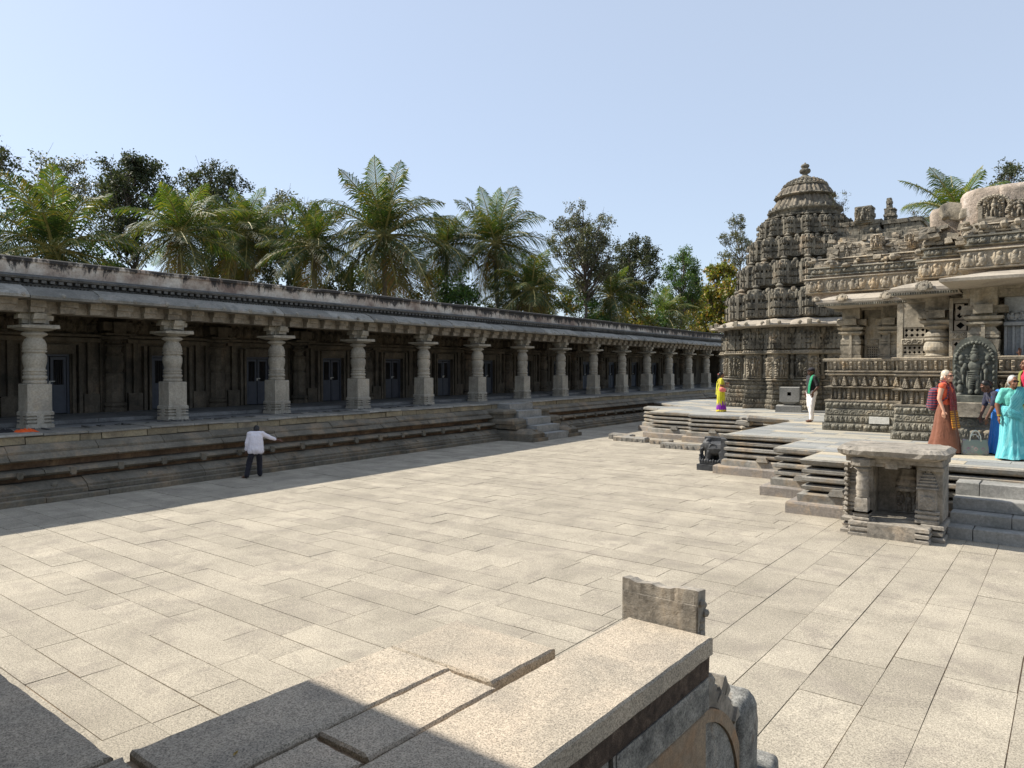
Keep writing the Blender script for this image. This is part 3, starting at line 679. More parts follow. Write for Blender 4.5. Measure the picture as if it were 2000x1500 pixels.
# ================================================================ TEMPLE PLATFORM
PZ = 1.05
def offpath(path, o, closed=False):
    n = len(path); P = [Vector(p) for p in path]; out = []
    for i in range(n):
        if closed or 0 < i < n - 1: a = (P[i] - P[i - 1]).normalized(); c = (P[(i + 1) % n] - P[i]).normalized()
        elif i == 0: a = c = (P[1] - P[0]).normalized()
        else: a = c = (P[i] - P[i - 1]).normalized()
        na = Vector((a.y, -a.x)); nb = Vector((c.y, -c.x)); h = (na + nb)
        h = h.normalized() if h.length > 1e-5 else na
        out.append(P[i] + h / max(.35, h.dot(nb)) * o)
    return out
def band(mb, path, off, z0, h, fn, depth, closed=False, res=.03, m=0, vis=True, back=.0):
    Q = offpath(path, off, closed); n = len(Q)
    for i in range(n if closed else n - 1):
        a, c = Q[i], Q[(i + 1) % n]; d = c - a; L = d.length
        if L < .12: continue
        d = d / L; nv = Vector((d.y, -d.x)); mid = (a + c) / 2
        if vis and nv.dot(-mid) < -.0: continue
        mb.relief((a.x + d.x * .01, a.y + d.y * .01, z0), (d.x, d.y, 0), (0, 0, 1), L - .02, h, fn, depth, res, m)
plat_pts = [(-13.9, 30.5), (-15.6, 30.2), (-15.3, 29.2), (-14.2, 28.6), (-13.75, 27.4), (-13.62, 26.5), (-12.9, 26.35), (-11.75, 26.25), (-11.6, 25.75), (-9.6, 25.75), (-9.35, 25.3),
            (-8.75, 25.6), (-7.9, 25.2), (-7.4, 24.7), (-7.36, 18.6), (-5.26, 18.5), (-5.24, 16.1), (-4.2, 16.05), (-4.18, 14.45), (-2.2, 14.45), (-2.2, 15.15), (4, 15.15), (4, 44), (-14, 44), (-17, 38), (-17.2, 34)]
pf = empty('temple_platform', (-6, 22, 0)); tag(pf, 'stepped stone platform with deep mouldings that carries the temple', 'platform'); pfo = Vector((6, -22, 0))
c_ = lambda: None
b = MB()
b.sweep(plat_pts, [(-.8, -.02), (.22, -.02), (.22, .19), (.19, .22), (-.8, .22)], True, j=.01); tbuild(b, 'footing', M['plinth_low'], pf, pfo)
b = MB(); b.sweep(plat_pts, [(-.8, .222), (.05, .222), (.05, .36), (0, .39), (-.8, .39)], True, j=.012)
for (x, y) in ((-4.6, 15.96), (-3.5, 14.42), (-2.9, 14.42), (-6.3, 18.5), (-12.4, 26.24), (-10.6, 25.7)): b.frus(x, y, .38, .50, .16, .06, .10, .05)
tbuild(b, 'lotus_course', M['soap_side'], pf, pfo)
for z0, z1, o in ((.43, .55, -.02), (.595, .71, .0), (.755, .865, -.02)):
    b = MB(); b.sweep(plat_pts, [(-.6, z0), (o - .06, z0), (o, z0 + .03), (o, z1 - .03), (o - .06, z1), (-.6, z1)], True, j=.01); tbuild(b, 'ring_moulding', M['soap_side'], pf, pfo)
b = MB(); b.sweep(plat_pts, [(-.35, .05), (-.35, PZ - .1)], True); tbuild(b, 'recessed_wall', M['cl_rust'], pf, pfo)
b = MB(); b.sweep(plat_pts, [(-.6, PZ - .135), (-.08, PZ - .135), (.0, PZ - .10), (.01, PZ - .03), (-.03, PZ - .006), (-.6, PZ - .006)], True, j=.012)
tbuild(b, 'edge_slab', M['soap_side'], pf, pfo)
# paving on top: rows clipped to the outline
def inside(x, y, poly):
    c = False; n = len(poly)
    for i in range(n):
        x1, y1 = poly[i]; x2, y2 = poly[i - 1]
        if (y1 > y) != (y2 > y) and x < (x2 - x1) * (y - y1) / (y2 - y1) + x1: c = not c
    return c
b = MB(); inn = [tuple(p) for p in offpath(plat_pts, -.02, True)]
import mathutils.geometry as mg
y = 14.4
while y < 44:
    w = R_.uniform(.34, .6)
    xs = -17.5 + R_.uniform(0, .5)
    while xs < 4:
        L = R_.uniform(.6, 1.7)
        # clip by shrinking to inside samples
        a, c = xs + .005, xs + L - .005
        s = [a + (c - a) * t / 12 for t in range(13)]
        ok = [inside(q, y + .05, inn) and inside(q, y + w - .03, inn) for q in s]
        if any(ok):
            q0 = s[ok.index(True)]; q1 = s[12 - ok[::-1].index(True)]
            if q1 - q0 > .05 and all(ok[ok.index(True):13 - ok[::-1].index(True)]): b.box(q0, q1, y + .005, y + w - .005, PZ - .05, PZ + R_.uniform(-.003, .003), j=.002)
        xs += L
    y += w
tbuild(b, 'platform_slab', M['soap'], pf, pfo)
me = bpy.data.meshes.new('platform_bed'); tri = mg.tessellate_polygon([[Vector((x, y, 0)) for x, y in inn]])
me.from_pydata([(x, y, PZ - .0055) for x, y in inn], [], [tuple(t) if True else t for t in tri]); me.materials.append(M['soap']); me.update()
o = bpy.data.objects.new('platform_bed', me); COL.objects.link(o); o.parent = pf; o.location = pfo
# displaced broken slabs near the corner of the platform, loose kerb blocks on the court
b = MB()
for (x, y, z, a, L, w_) in ((-8.5, 25.2, 1.0, .25, 1.2, .35), (-7.9, 25.0, .93, .1, 1.0, .3), (-9.2, 25.1, .9, -.1, .5, .3), (-8.2, 24.7, 1.06, .35, 1.3, .4)):
    b.box(-L / 2, L / 2, -w_ / 2, w_ / 2, -.09, .05, T=Matrix.Translation((x, y, z)) @ Matrix.Rotation(a, 4, 'Z') @ Matrix.Rotation(.08, 4, 'Y'), j=.04, bev=.02)
o = tbuild(b, 'displaced_slab', M['soap_side'], pf, pfo)
kerb = [(-14.1, 25.1, .95, .42, 'pale loose kerb block at the outer left tip of the temple platform'), (-13.35, 24.5, 1.35, .4, 'long loose kerb block before the left corner of the temple platform'),
        (-12.0, 24.35, .75, .4, 'short notched kerb block, third from the left by the platform'), (-10.7, 23.3, 1.5, .45, 'long loose kerb block nearest the black elephant'), (-9.3, 23.3, .8, .4, 'half hidden kerb block just behind the black elephant')]
for i, (x, y, L, w_, lb) in enumerate(kerb):
    b = MB(); h = .17 if i else .2
    b.box(-L / 2, L / 2, -w_ / 2, w_ / 2, -.03, h, bev=.03, j=.02)
    for k in range(int(L / .22)): b.box(-L / 2 + .03 + k * .22, -L / 2 + .15 + k * .22, -w_ / 2 - .025, -w_ / 2 + .02, 0, h - .04, j=.01)
    o = b.build('kerb_block', M['soap_side']); o.location = (x, y, 0); o.rotation_euler = (0, 0, R_.uniform(-.04, .04)); tag(o, lb, 'stone block', 'loose kerb blocks beside the platform')

# stair on the right
sr = empty('platform_stair', (1.2, 14.4, 0)); tag(sr, 'wide grey stone steps up to the platform at the right edge', 'steps'); sro = Vector((-1.2, -14.4, 0))
RIS = [.20, .19, .20, .22, .24]; z = 0; y0 = 13.72
for k, h in enumerate(RIS[:4]):
    b = MB(); x = -1.62 + .0
    for L in (.36 + .5 * (k % 3), 1.15 + .2 * (k % 2), 1.3, 1.6, 1.0):
        b.box(x, x + L - .012, y0 + .33 * k, 15.2, z - .02 if k == 0 else z + .001, z + h, j=.005, bev=.012); x += L
    tbuild(b, 'step', M['step'], sr, sro); z += h

# ================================================================ NICHE SHRINE beside the stair
sh = empty('niche_shrine', (-2.4, 13.6, 0)); tag(sh, 'small free-standing carved niche shrine with thick roof slab left of the steps', 'shrine'); sho = Vector((2.4, -13.6, 0))
SM = M['shrine']
b = MB()
nxs, nys = 26, 14; vs = []
def topz(x, y): return 1.49 + .02 * math.sin(x * 9) * math.sin(y * 7) + R_.uniform(-.008, .008)
for layer, (zz0, ex_) in enumerate(((1.31, -.10), (1.36, .0), (1.43, .02), (1.485, -.05))):
    for k in range(60):
        a = 2 * math.pi * k / 60; q = 5
        cx = abs(math.cos(a)) ** (2 / q) * math.copysign(1, math.cos(a)); cy = abs(math.sin(a)) ** (2 / q) * math.copysign(1, math.sin(a))
        vs.append((-2.38 + cx * (.83 + ex_) + R_.uniform(-.012, .012), 13.62 + cy * (.66 + ex_) + R_.uniform(-.012, .012), zz0 + R_.uniform(-.008, .008)))
vs.append((-2.38, 13.62, 1.50)); fs = [(l * 60 + k, l * 60 + (k + 1) % 60, (l + 1) * 60 + (k + 1) % 60, (l + 1) * 60 + k) for l in range(3) for k in range(60)]
fs += [(180 + k, 180 + (k + 1) % 60, 240) for k in range(60)]; fs.append(tuple(range(59, -1, -1))); b.add(vs, fs)
tbuild(b, 'roof_slab', SM, sh, sho)
b = MB()  # lower mouldings
for (z0, z1, e) in ((0, .07, .06), (.10, .17, .03), (.20, .27, .05)):
    b.box(-3.08 - e, -2.62, 13.22 - e, 14.2, z0, z1, bev=.02, j=.006); b.box(-1.95, -1.66 + e, 13.30 - e, 14.2, z0, z1, bev=.02, j=.006)
b.box(-3.05, -1.68, 13.35, 14.2, -.02, .28)
tbuild(b, 'base_moulding', SM, sh, sho)
b = MB(); b.box(-2.68, -1.98, 12.98, 13.5, -.02, .24, j=.006)
for (z0, z1) in ((0, .06), (.09, .15), (.18, .245)): b.box(-1.99, -1.78, 12.96, 13.4, z0, z1, bev=.015, j=.004)
for (z0, z1) in ((0, .06), (.09, .15), (.18, .245)): b.box(-2.98, -2.67, 13.0, 13.4, z0, z1, bev=.015, j=.004)
b.box(-2.95, -1.80, 13.02, 13.4, .0, .23); tbuild(b, 'threshold_step', SM, sh, sho)
b = MB(); b.box(-3.02, -1.7, 13.95, 14.15, .28, 1.2); b.box(-3.02, -2.85, 13.42, 14.15, .28, 1.2); b.box(-2.03, -1.7, 13.42, 14.15, .28, 1.2)
b.box(-2.85, -2.70, 13.5, 13.95, .28, 1.15, j=.005); b.box(-2.88, -2.76, 13.44, 13.52, .28, .72, j=.01)
b.box(-2.75, -2.03, 13.5, 13.96, .28, .30)
tbuild(b, 'cell_wall', SM, sh, sho)
b = MB(); b.relief((-2.42, 13.945, .30), (1, 0, 0), (0, 0, 1), .38, .42, f_deity(3), .05, .012)
b.lathe([(.20, .70), (.21, .74), (.17, .78), (.20, .80), (.20, .84), (.16, .9), (.16, .95), (.13, 1.0), (.12, 1.07), (.05, 1.1), (.05, 1.15)], 14, -2.23, 13.95)
tbuild(b, 'niche_carving', SM, sh, sho)
b = MB(); b.box(-3.06, -1.64, 13.2, 14.2, 1.22, 1.31, j=.008); b.box(-2.68, -2.1, 13.25, 13.4, 1.16, 1.225, j=.01); b.box(-2.46, -2.28, 13.22, 13.4, 1.13, 1.225)
b.box(-3.0, -2.98, 13.3, 14.1, 1.1, 1.22); tbuild(b, 'lintel', SM, sh, sho)
# detached round pillar at left
b = MB(); X, Y = -2.80, 13.20
b.box(X - .13, X + .13, Y - .13, Y + .13, .26, .30, bev=.01); b.box(X - .115, X + .115, Y - .115, Y + .115, .32, .36, bev=.01); b.box(X - .10, X + .10, Y - .10, Y + .10, .28, .62, bev=.01, j=.004)
for k in range(4): b.box(X - .135, X + .135, Y - .135, Y + .135, .375, .395)
tbuild(b, 'pillar_base', SM, sh, sho)
b = MB(); b.lathe([(.10, .62), (.085, .64), (.105, .66), (.085, .68), (.105, .70), (.09, .72), (.105, .75), (.105, .80), (.09, .85), (.10, .9), (.105, .96), (.08, .99), (.10, 1.02), (.085, 1.05), (.09, 1.08), (.14, 1.12), (.10, 1.14)], 18, X, Y)
tbuild(b, 'round_pillar', SM, sh, sho, True)
b = MB(); b.lathe([(.10, 1.13), (.19, 1.17), (.19, 1.27), (.16, 1.30)], 8, X, Y); tbuild(b, 'pillar_capital', SM, sh, sho)
# carved corner piers: miniature towers over little niches
def mini(mb, X, Y, sc_, faces=1):
    z = .28
    for (h, a) in ((.05, 1), (.03, .8), (.05, 1.0), (.03, .8), (.04, 1.0)): mb.box(X - .17 * a, X + .17 * a, Y - .14 * a, Y + .14 * a, z, z + h, bev=.008); z += h
    mb.box(X - .13, X + .13, Y - .10, Y + .1, .48, .80, j=.004)
    mb.relief((X - .115, Y - .102, .49), (1, 0, 0), (0, 0, 1), .23, .24, lambda U, V: ((((U - .115) / .1) ** 2 + (np.maximum(V - .12, 0) / .12) ** 2) < 1) * .6 + .3 * hsh(np.floor(U / .02) + 7 * np.floor(V / .02)), .035, .012)
    z = .80
    for (h, a) in ((.03, .85), (.03, 1.05), (.03, .8), (.03, .95), (.02, .7), (.03, .82), (.02, .62), (.03, .72), (.02, .5), (.03, .58), (.03, .35)): mb.box(X - .15 * a, X + .15 * a, Y - .13 * a, Y + .1 * a, z, z + h, bev=.006, j=.003); z += h
    mb.ball((X, Y - .03, z + .02), (.04, .04, .03), seg=8); mb.ball((X, Y - .03, z + .06), (.022, .022, .03), seg=6)
b = MB(); mini(b, -2.98, 13.5, 1)
for k in range(12): b.ball((-3.08, 13.35 + R_.uniform(-.05, .05), .2 + k * .085), (.05, .08, .045), seg=6, rings=4)
tbuild(b, 'carved_pier', SM, sh, sho)
b = MB(); mini(b, -1.86, 13.42, 1)
b.box(-1.76, -1.66, 13.42, 14.1, .3, 1.22, j=.01); b.box(-2.0, -1.62, 13.30, 13.6, 1.13, 1.217, j=.01, bev=.02)
for k in range(0): b.ball((-3.08, 13.35 + R_.uniform(-.05, .05), .2 + k * .085), (.05, .08, .045), seg=6, rings=4)
tbuild(b, 'carved_pier', SM, sh, sho)

# ================================================================ TEMPLE TOWER (16-pointed star plan)
TX, TY = -9.8, 34.2; PH = rad(-93.5)
tw = empty('temple_tower', (TX, TY, PZ)); tag(tw, 'tall weathered star-shaped temple tower with ribbed dome and ball finial', 'temple tower')
two = Vector((-TX, -TY, -PZ))
def star(R, inner=.865, n=16, cx=TX, cy=TY, ph=PH):
    p = []
    for k in range(n):
        a = ph + 2 * math.pi * k / n; p.append((cx + R * math.cos(a), cy + R * math.sin(a)))
        a += math.pi / n; p.append((cx + R * inner * math.cos(a), cy + R * inner * math.sin(a)))
    return p
def twb(mb, name, mat, smooth=False): return tbuild(mb, name, mat, tw, two, smooth)
S = star(3.58, .82)
PW, PR = .45, 3.50                                             # square piers set corner outward on a round core
def pierpath(R=PR, w=PW, back=.42):
    out = []
    for k in range(16):
        a = PH + 2 * math.pi * k / 16; d = Vector((math.cos(a), math.sin(a))); p = Vector((-d.y, d.x)); c = Vector((TX, TY)) + d * (R - w)
        out += [tuple(c - p * w - d * back), tuple(c - p * w), tuple(c + d * w), tuple(c + p * w), tuple(c + p * w - d * back)]
    return out
PP = pierpath()
b = MB(); b.sweep(S, [(-.10, PZ - .01), (-.10, 2.3)], True); b.sweep(PP, [(0, 2.25), (0, 4.7)], True); twb(b, 'wall_core', M['tower'])
fz = [(1.05, .21, f_beasts(.17), .05), (1.28, .20, f_figs(.12), .05), (1.50, .17, f_scroll(.2), .0), (1.69, .18, f_figs(.18), -.01), (1.89, .17, f_beasts(.2), -.02), (2.08, .17, f_figs(.15), -.01)]
for z0, h, fn, o in fz:
    b = MB(); b.sweep(S, [(-.12, z0), (o, z0), (o, z0 + h), (-.12, z0 + h)], True); band(b, S, o + .002, z0 + .012, h - .024, fn, .042, True, .022); twb(b, 'carved_frieze', M['tower'])
b = MB(); b.sweep(S, [(-.12, 2.26), (.06, 2.26), (.08, 2.30), (.03, 2.34), (-.12, 2.35)], True); twb(b, 'ledge_course', M['tower'])
# image panels on each face and pilaster zone above
for i in range(len(PP)):
    if i % 5 not in (1, 2): continue
    a, c = Vector(PP[i]), Vector(PP[i + 1]); d = (c - a); L = d.length; d /= L; nv = Vector((d.y, -d.x))
    if nv.dot(-(a + c) / 2) < 0: continue
    b = MB(); b.relief((a.x + d.x * .02, a.y + d.y * .02, 2.37), (d.x, d.y, 0), (0, 0, 1), L - .04, 1.02, f_deity(i), .17, .02)
    twb(b, 'carved_deity_panel', M['tower_light'] if i % 3 else M['tower'])
b = MB()
for k in range(16):                                          # slim half pillars in the recesses
    a = PH + 2 * math.pi * (k + .5) / 16; x, y = TX + 2.98 * math.cos(a), TY + 2.98 * math.sin(a)
    b.lathe([(.12, 2.36), (.12, 2.5), (.08, 2.55), (.09, 3.0), (.06, 3.1), (.11, 3.25), (.06, 3.35), (.16, 3.45), (.10, 3.6), (.08, 4.1), (.15, 4.3), (.18, 4.5)], 8, x, y)
twb(b, 'recess_pillar', M['tower'])
b = MB(); band(b, PP, .0, 3.60, .95, f_turrets(.32), .12, True, .03); twb(b, 'turret_band', M['tower'])
WALL_CANOPY = True
b = MB(); b.sweep(PP, [(-.05, 3.38), (.12, 3.40), (.17, 3.44), (.12, 3.50), (.04, 3.53), (-.05, 3.60)], True); band(b, PP, .12, 3.45, .11, f_figs(.09), .04, True, .025); twb(b, 'middle_cornice', M['tower_light'])
# eave
b = MB(); SE = star(4.0, .885)
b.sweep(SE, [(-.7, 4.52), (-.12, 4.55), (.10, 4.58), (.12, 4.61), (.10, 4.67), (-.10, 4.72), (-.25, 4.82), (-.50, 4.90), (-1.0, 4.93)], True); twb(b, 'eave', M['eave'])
b = MB()
for i, p in enumerate(offpath(SE, .06, True)):
    if i % 2 == 0: b.box(p.x - .07, p.x + .07, p.y - .07, p.y + .07, 4.58, 4.82, j=.01, bev=.03)
q = offpath(SE, .08, True)
for i in range(len(q)):
    m_ = (q[i] + q[(i + 1) % len(q)]) / 2; b.ball((m_.x, m_.y, 4.70), (.09, .09, .09), seg=7)
twb(b, 'eave_ornament', M['tower_light'])
# miniature shrine unit, corner facing +x, unit height 1, half diagonal 1
def aedicule():
    b = MB(); r = math.pi / 4; k = .707
    for (z0, z1, a0, a1) in ((0, .035, .82, .86), (.035, .12, .9, .92), (.12, .145, .7, .7), (.145, .24, .93, .88), (.24, .27, .62, .62), (.27, .31, .84, .92), (.31, .42, .95, .93), (.42, .47, .90, .78), (.47, .54, .50, .50), (.54, .575, .84, .86), (.575, .66, .88, .86), (.66, .74, .84, .66), (.74, .79, .60, .46), (.79, .82, .50, .40)):
        b.frus(0, 0, z0, z1, a0 * k, a0 * k, a1 * k, a1 * k, rot=r, j=.015)
    for q in range(4):
        T = Matrix.Rotation(math.pi / 4 + q * math.pi / 2, 4, 'Z')
        # face details at local +x side of the rotated square (distance .707*.9)
        for (z0, z1, w) in ((.04, .23, .12), (.28, .44, .12), (.55, .70, .12)):
            for y in (-.42, -.16, .16, .42): b.box(.52, .72, y - w / 2, y + w / 2, z0 + .01, z1, T=T, j=.02)
        b.box(.5, .78, -.1, .1, .02, .72, T=T, j=.02)
        for y in (-.32, .32): b.box(.3, .6, y - .06, y + .06, .45, .56, T=T)
        for y in (-.50, .50): b.ball((.52, y, .72), (.10, .13, .095), T=T, seg=8, rings=5)
        b.box(.25, .56, -.16, .16, .66, .82, T=T, j=.03); b.ball((.56, 0, .78), (.08, .13, .07), T=T, seg=6)
    for q in range(4):
        for (z0, z1) in ((.04, .22), (.28, .42), (.55, .70)): b.box(.78, .95, -.06, .06, z0, z1, T=Matrix.Rotation(q * math.pi / 2, 4, 'Z'), j=.02)
    b.lathe([(.42, .80), (.46, .83), (.26, .87), (.16, .89), (.24, .92), (.28, .95), (.2, .99), (.08, 1.02), (.10, 1.05), (.03, 1.1)], 10)
    return b
ae = aedicule(); first = None
tiers = [(4.98, 3.50, 1.40, .60), (6.40, 3.00, 1.22, .54), (7.62, 2.56, 1.06, .48), (8.66, 2.10, .90, .42)]
for ti, (z0, R, h, hd) in enumerate(tiers):
    sR = star(R - .42, .88); b = MB()
    nxt = tiers[ti + 1][1] if ti < 3 else 1.6
    b.sweep(sR, [(.0, z0 - .08), (.02, z0 + .02), (-.1, z0 + .05), (-.02, z0 + .1), (-.02, z0 + .28), (-.12, z0 + .3), (-.04, z0 + .36), (-.06, z0 + .62), (-.20, z0 + .7), (nxt - R - .05, z0 + h * .95), (nxt - R - .4, z0 + h)], True)
    band(b, sR, -.01, z0 + .10, h * .45, f_pilasters(.22), .10, True, .04)
    twb(b, 'tier_core', M['tower'])
    for k in range(16):
        a = PH + 2 * math.pi * k / 16; x, y = TX + (R - hd) * math.cos(a), TY + (R - hd) * math.sin(a)
        if first is None: o = ae.build('miniature_shrine', M['tower']); first = o
        else: o = first.copy(); COL.objects.link(o)
        o.parent = tw; o.location = (x - TX, y - TY, z0 - PZ); o.rotation_euler = (0, 0, a + R_.uniform(-.04, .04)); o.scale = (hd, hd, h * R_.uniform(.96, 1.04))
    if ti == 0:
        for k in range(16):                                  # canopy turrets above the wall images
            a = PH + 2 * math.pi * k / 16; o = first.copy(); COL.objects.link(o); o.name = 'canopy_turret'; o.parent = tw
            o.location = (3.05 * math.cos(a), 3.05 * math.sin(a), 3.60 - PZ); o.rotation_euler = (0, 0, a); o.scale = (.60, .60, .90)
            if math.cos(a - math.atan2(-TY, -TX)) < -.1: bpy.data.objects.remove(o)
    b = MB()   # slim strings between the shrines
    for k in range(16):
        a = PH + 2 * math.pi * (k + .5) / 16; r = R * .80; x, y = TX + r * math.cos(a), TY + r * math.sin(a); s = hd * .30
        for (q0, q1, w) in ((0, .1, 1), (.12, .24, .9), (.26, .30, .6), (.3, .45, 1), (.47, .55, .6), (.55, .68, .9), (.68, .76, .6)): b.frus(x, y, z0 + q0 * h, z0 + q1 * h, s * w, s * w, s * w * .9, s * w * .9, rot=a, j=.01)
        b.ball((x, y, z0 + .84 * h), (s * .7, s * .7, .09 * h), seg=7)
    twb(b, 'infill_turret', M['tower'])
# dome
pl = lambda n, amp: (lambda a, z: 1 + amp * (abs(math.cos((a - PH) * 8)) - .5) + amp * .45 * math.cos(a * n) + .01 * math.sin(a * 37))
DZ = 9.55
b = MB(); b.lathe([(1.276, DZ - .25), (1.426, DZ - .12), (1.514, DZ - .05), (1.637, DZ - .02), (1.654, DZ + .04), (1.514, DZ + .06), (1.408, DZ + .12), (1.461, DZ + .22), (1.566, DZ + .30), (1.584, DZ + .36), (1.426, DZ + .40), (1.364, DZ + .44)], 128, TX, TY, mod=pl(48, .035)); twb(b, 'dome_base_cornice', M['tower'])
b = MB(); b.lathe([(1.408, DZ + .42), (1.355, DZ + .50), (1.232, DZ + .68), (1.126, DZ + .88), (1.091, DZ + .98)], 160, TX, TY, mod=pl(40, .07)); twb(b, 'lower_dome_skirt', M['dome'])
b = MB(); b.lathe([(1.056, DZ + .92), (1.250, DZ + .96), (1.320, DZ + 1.0), (1.232, DZ + 1.06), (1.144, DZ + 1.10)], 128, TX, TY, mod=pl(48, .03)); twb(b, 'dome_rim', M['tower'])
b = MB(); b.lathe([(1.179, DZ + 1.08), (1.144, DZ + 1.16), (1.056, DZ + 1.30), (0.924, DZ + 1.44), (0.862, DZ + 1.48)], 160, TX, TY, mod=pl(40, .065)); twb(b, 'upper_dome_skirt', M['dome'])
b = MB(); b.lathe([(0.836, DZ + 1.42), (0.968, DZ + 1.45), (0.986, DZ + 1.49), (0.898, DZ + 1.53), (0.862, DZ + 1.57), (0.757, DZ + 1.66), (0.528, DZ + 1.76), (0.299, DZ + 1.82), (0.220, DZ + 1.84)], 96, TX, TY, mod=pl(24, .04))
for r, z, nn in ((.88, DZ + 1.56, 30), (.74, DZ + 1.68, 26), (.58, DZ + 1.76, 20), (.46, DZ + 1.81, 14)):
    for k in range(nn): a = 2 * math.pi * k / nn; b.ball((TX + r * math.cos(a), TY + r * math.sin(a), z), (.085, .085, .05), seg=6, rings=4)
twb(b, 'dome_cap', M['tower'])
for k in range(30):
    pass
b = MB(); b.lathe([(.34, DZ + 1.80), (.30, DZ + 1.88), (.20, DZ + 1.96), (.13, DZ + 2.02), (.10, DZ + 2.06), (.21, DZ + 2.12), (.25, DZ + 2.20), (.22, DZ + 2.28), (.12, DZ + 2.33), (.17, DZ + 2.38), (.19, DZ + 2.44), (.15, DZ + 2.50), (.05, DZ + 2.54), (.04, DZ + 2.58), (.01, DZ + 2.60)], 20, TX, TY); twb(b, 'finial', M['tower'], True)
b = MB()
for k in range(34):
    a = PH + 2 * math.pi * k / 34; b.frus(TX + 1.54 * math.cos(a), TY + 1.54 * math.sin(a), DZ + .33, DZ + .50, .05, .05, .015, .015, rot=a)
    if k % 2: b.frus(TX + 1.28 * math.cos(a), TY + 1.28 * math.sin(a), DZ + 1.02, DZ + 1.12, .04, .04, .015, .015, rot=a)
twb(b, 'dome_antefix', M['tower'])
# broken nose roof east of the tower
b = MB()
def rough_stack(mb, x0, x1, y0, y1, z0, z1, course=.22, inset=.03, cell=.25, jag=.04):
    z = z0; k = 0
    while z < z1 - .04:
        h = R_.uniform(.6, 1.25) * course; zt = min(z + h, z1); i = (k % 2) * inset * 1.6 + k * inset * .35
        x = x0 + i
        while x < x1 - i:
            L = R_.uniform(.6, 1.5) * cell; xe = min(x + L, x1 - i)
            mb.box(x, xe - .012, y0 + i + R_.uniform(0, jag), y1 - i, z, zt - .012, j=jag * .35, bev=.012)
            x += L
        z = zt; k += 1
rough_stack(b, TX + 1.6, TX + 4.6, TY - 1.5, TY + 1.3, 4.95, 8.4, .24, .02); rough_stack(b, TX + 1.6, TX + 3.4, TY - 1.1, TY + 1.1, 8.4, 9.05, .2)
rough_stack(b, TX + 2.35, TX + 3.05, TY - 1.2, TY - .4, 8.9, 9.62, .16, .015, .2); rough_stack(b, TX + 3.35, TX + 4.9, TY - 1.1, TY + 1.0, 8.4, 8.95, .2, .05, .3)
rough_stack(b, TX + 3.35, TX + 3.85, TY - .7, TY - .1, 8.9, 9.5, .14, .02, .16); rough_stack(b, TX + 3.45, TX + 3.68, TY - .6, TY - .25, 9.45, 9.95, .12, .01, .12)
b.relief((TX + 2.38, TY - 1.21, 8.95), (1, 0, 0), (0, 0, 1), .64, .62, f_deity(9), .12, .03)
for k in range(26): b.ball((TX + R_.uniform(1.7, 4.8), TY - 1.3 + R_.uniform(0, .3), R_.uniform(7.4, 8.6)), (R_.uniform(.08, .16), .14, R_.uniform(.08, .15)), seg=6, rings=4)
b.relief((TX + 1.6, TY - 1.53, 7.2), (1, 0, 0), (0, 0, 1), 3.0, .5, f_figs(.3), .12, .04); b.relief((TX + 1.6, TY - 1.53, 6.3), (1, 0, 0), (0, 0, 1), 3.0, .6, f_turrets(.4), .14, .04)
twb(b, 'broken_nose_roof', M['tower'])

# ================================================================ TEMPLE HALL
hl = empty('temple_hall', (-3, 22, PZ)); tag(hl, 'temple hall with carved base, lattice windows, sunlit eave and patched plaster roof at the right', 'temple hall')
ho = Vector((3, -22, -PZ))
def hb(mb, name, mat, smooth=False): return tbuild(mb, name, mat, hl, ho, smooth)
HP = [(-5.58, 31), (-5.58, 21.6), (-3.50, 21.6), (-3.50, 19.75), (-2.15, 19.75), (-2.15, 18.85), (4, 18.85), (4, 31)]
rowsH = [(1.05, .215, f_beasts(.21), .06, 'carve_dark', .055), (1.275, .20, f_figs(.13), .02, 'carve_dark', .05), (1.485, .185, f_scroll(.21), .0, 'carve_dark', .04), (1.68, .18, f_beasts(.18), .0, 'carve_dark', .05)]
b = MB(); b.sweep(HP, [(-.3, PZ - .01), (-.14, PZ - .01), (-.14, 3.0)], False, ends=False); hb(b, 'base_core', M['carve'])
for z0, h, fn, o, mt, dp in rowsH:
    b = MB(); b.sweep(HP, [(-.2, z0), (o, z0), (o, z0 + h), (-.2, z0 + h)], False, ends=False); band(b, HP, o + .002, z0 + .012, h - .024, fn, dp, res=.018); hb(b, 'carved_frieze', M[mt])
b = MB(); b.sweep(HP, [(-.2, 1.87), (.02, 1.87), (.02, 1.91), (-.08, 1.92)], False, ends=False); b.sweep(HP, [(-.14, 2.24), (.03, 2.25), (.05, 2.28), (-.1, 2.31)], False, ends=False); band(b, HP, -.12, 1.91, .34, f_pilasters(.24), .12, res=.018); hb(b, 'pilaster_course', M['carve'])
b = MB(); band(b, HP, -.10, 2.30, .28, f_turrets(.26), .13, res=.018); hb(b, 'turret_course', M['carve'])
b = MB(); b.sweep(HP, [(-.2, 2.58), (.0, 2.60), (.02, 2.63), (-.05, 2.66), (-.05, 2.68), (.02, 2.70), (.02, 2.73), (-.1, 2.75)], False, ends=False); hb(b, 'rail_moulding', M['carve'])
b = MB()
Q = offpath(HP, -.05)
for i in range(len(Q) - 1):
    a, c = Q[i], Q[i + 1]; d = (c - a); L = d.length; d /= L; nv = Vector((d.y, -d.x))
    if nv.dot(-(a + c) / 2) < 0: continue
    ezv = Vector((nv.x * .30, nv.y * .30, 1)).normalized()
    b.relief((a.x, a.y, 2.74), (d.x, d.y, 0), tuple(ezv), L, .27, f_pilasters(.21), .06, .018)
hb(b, 'slanting_seat_back', M['carve'])
b = MB(); b.sweep(HP, [(-.5, 2.98), (.06, 2.99), (.07, 3.05), (.03, 3.07), (-.5, 3.07)], False, ends=False, j=.006); hb(b, 'top_rail', M['carve'])
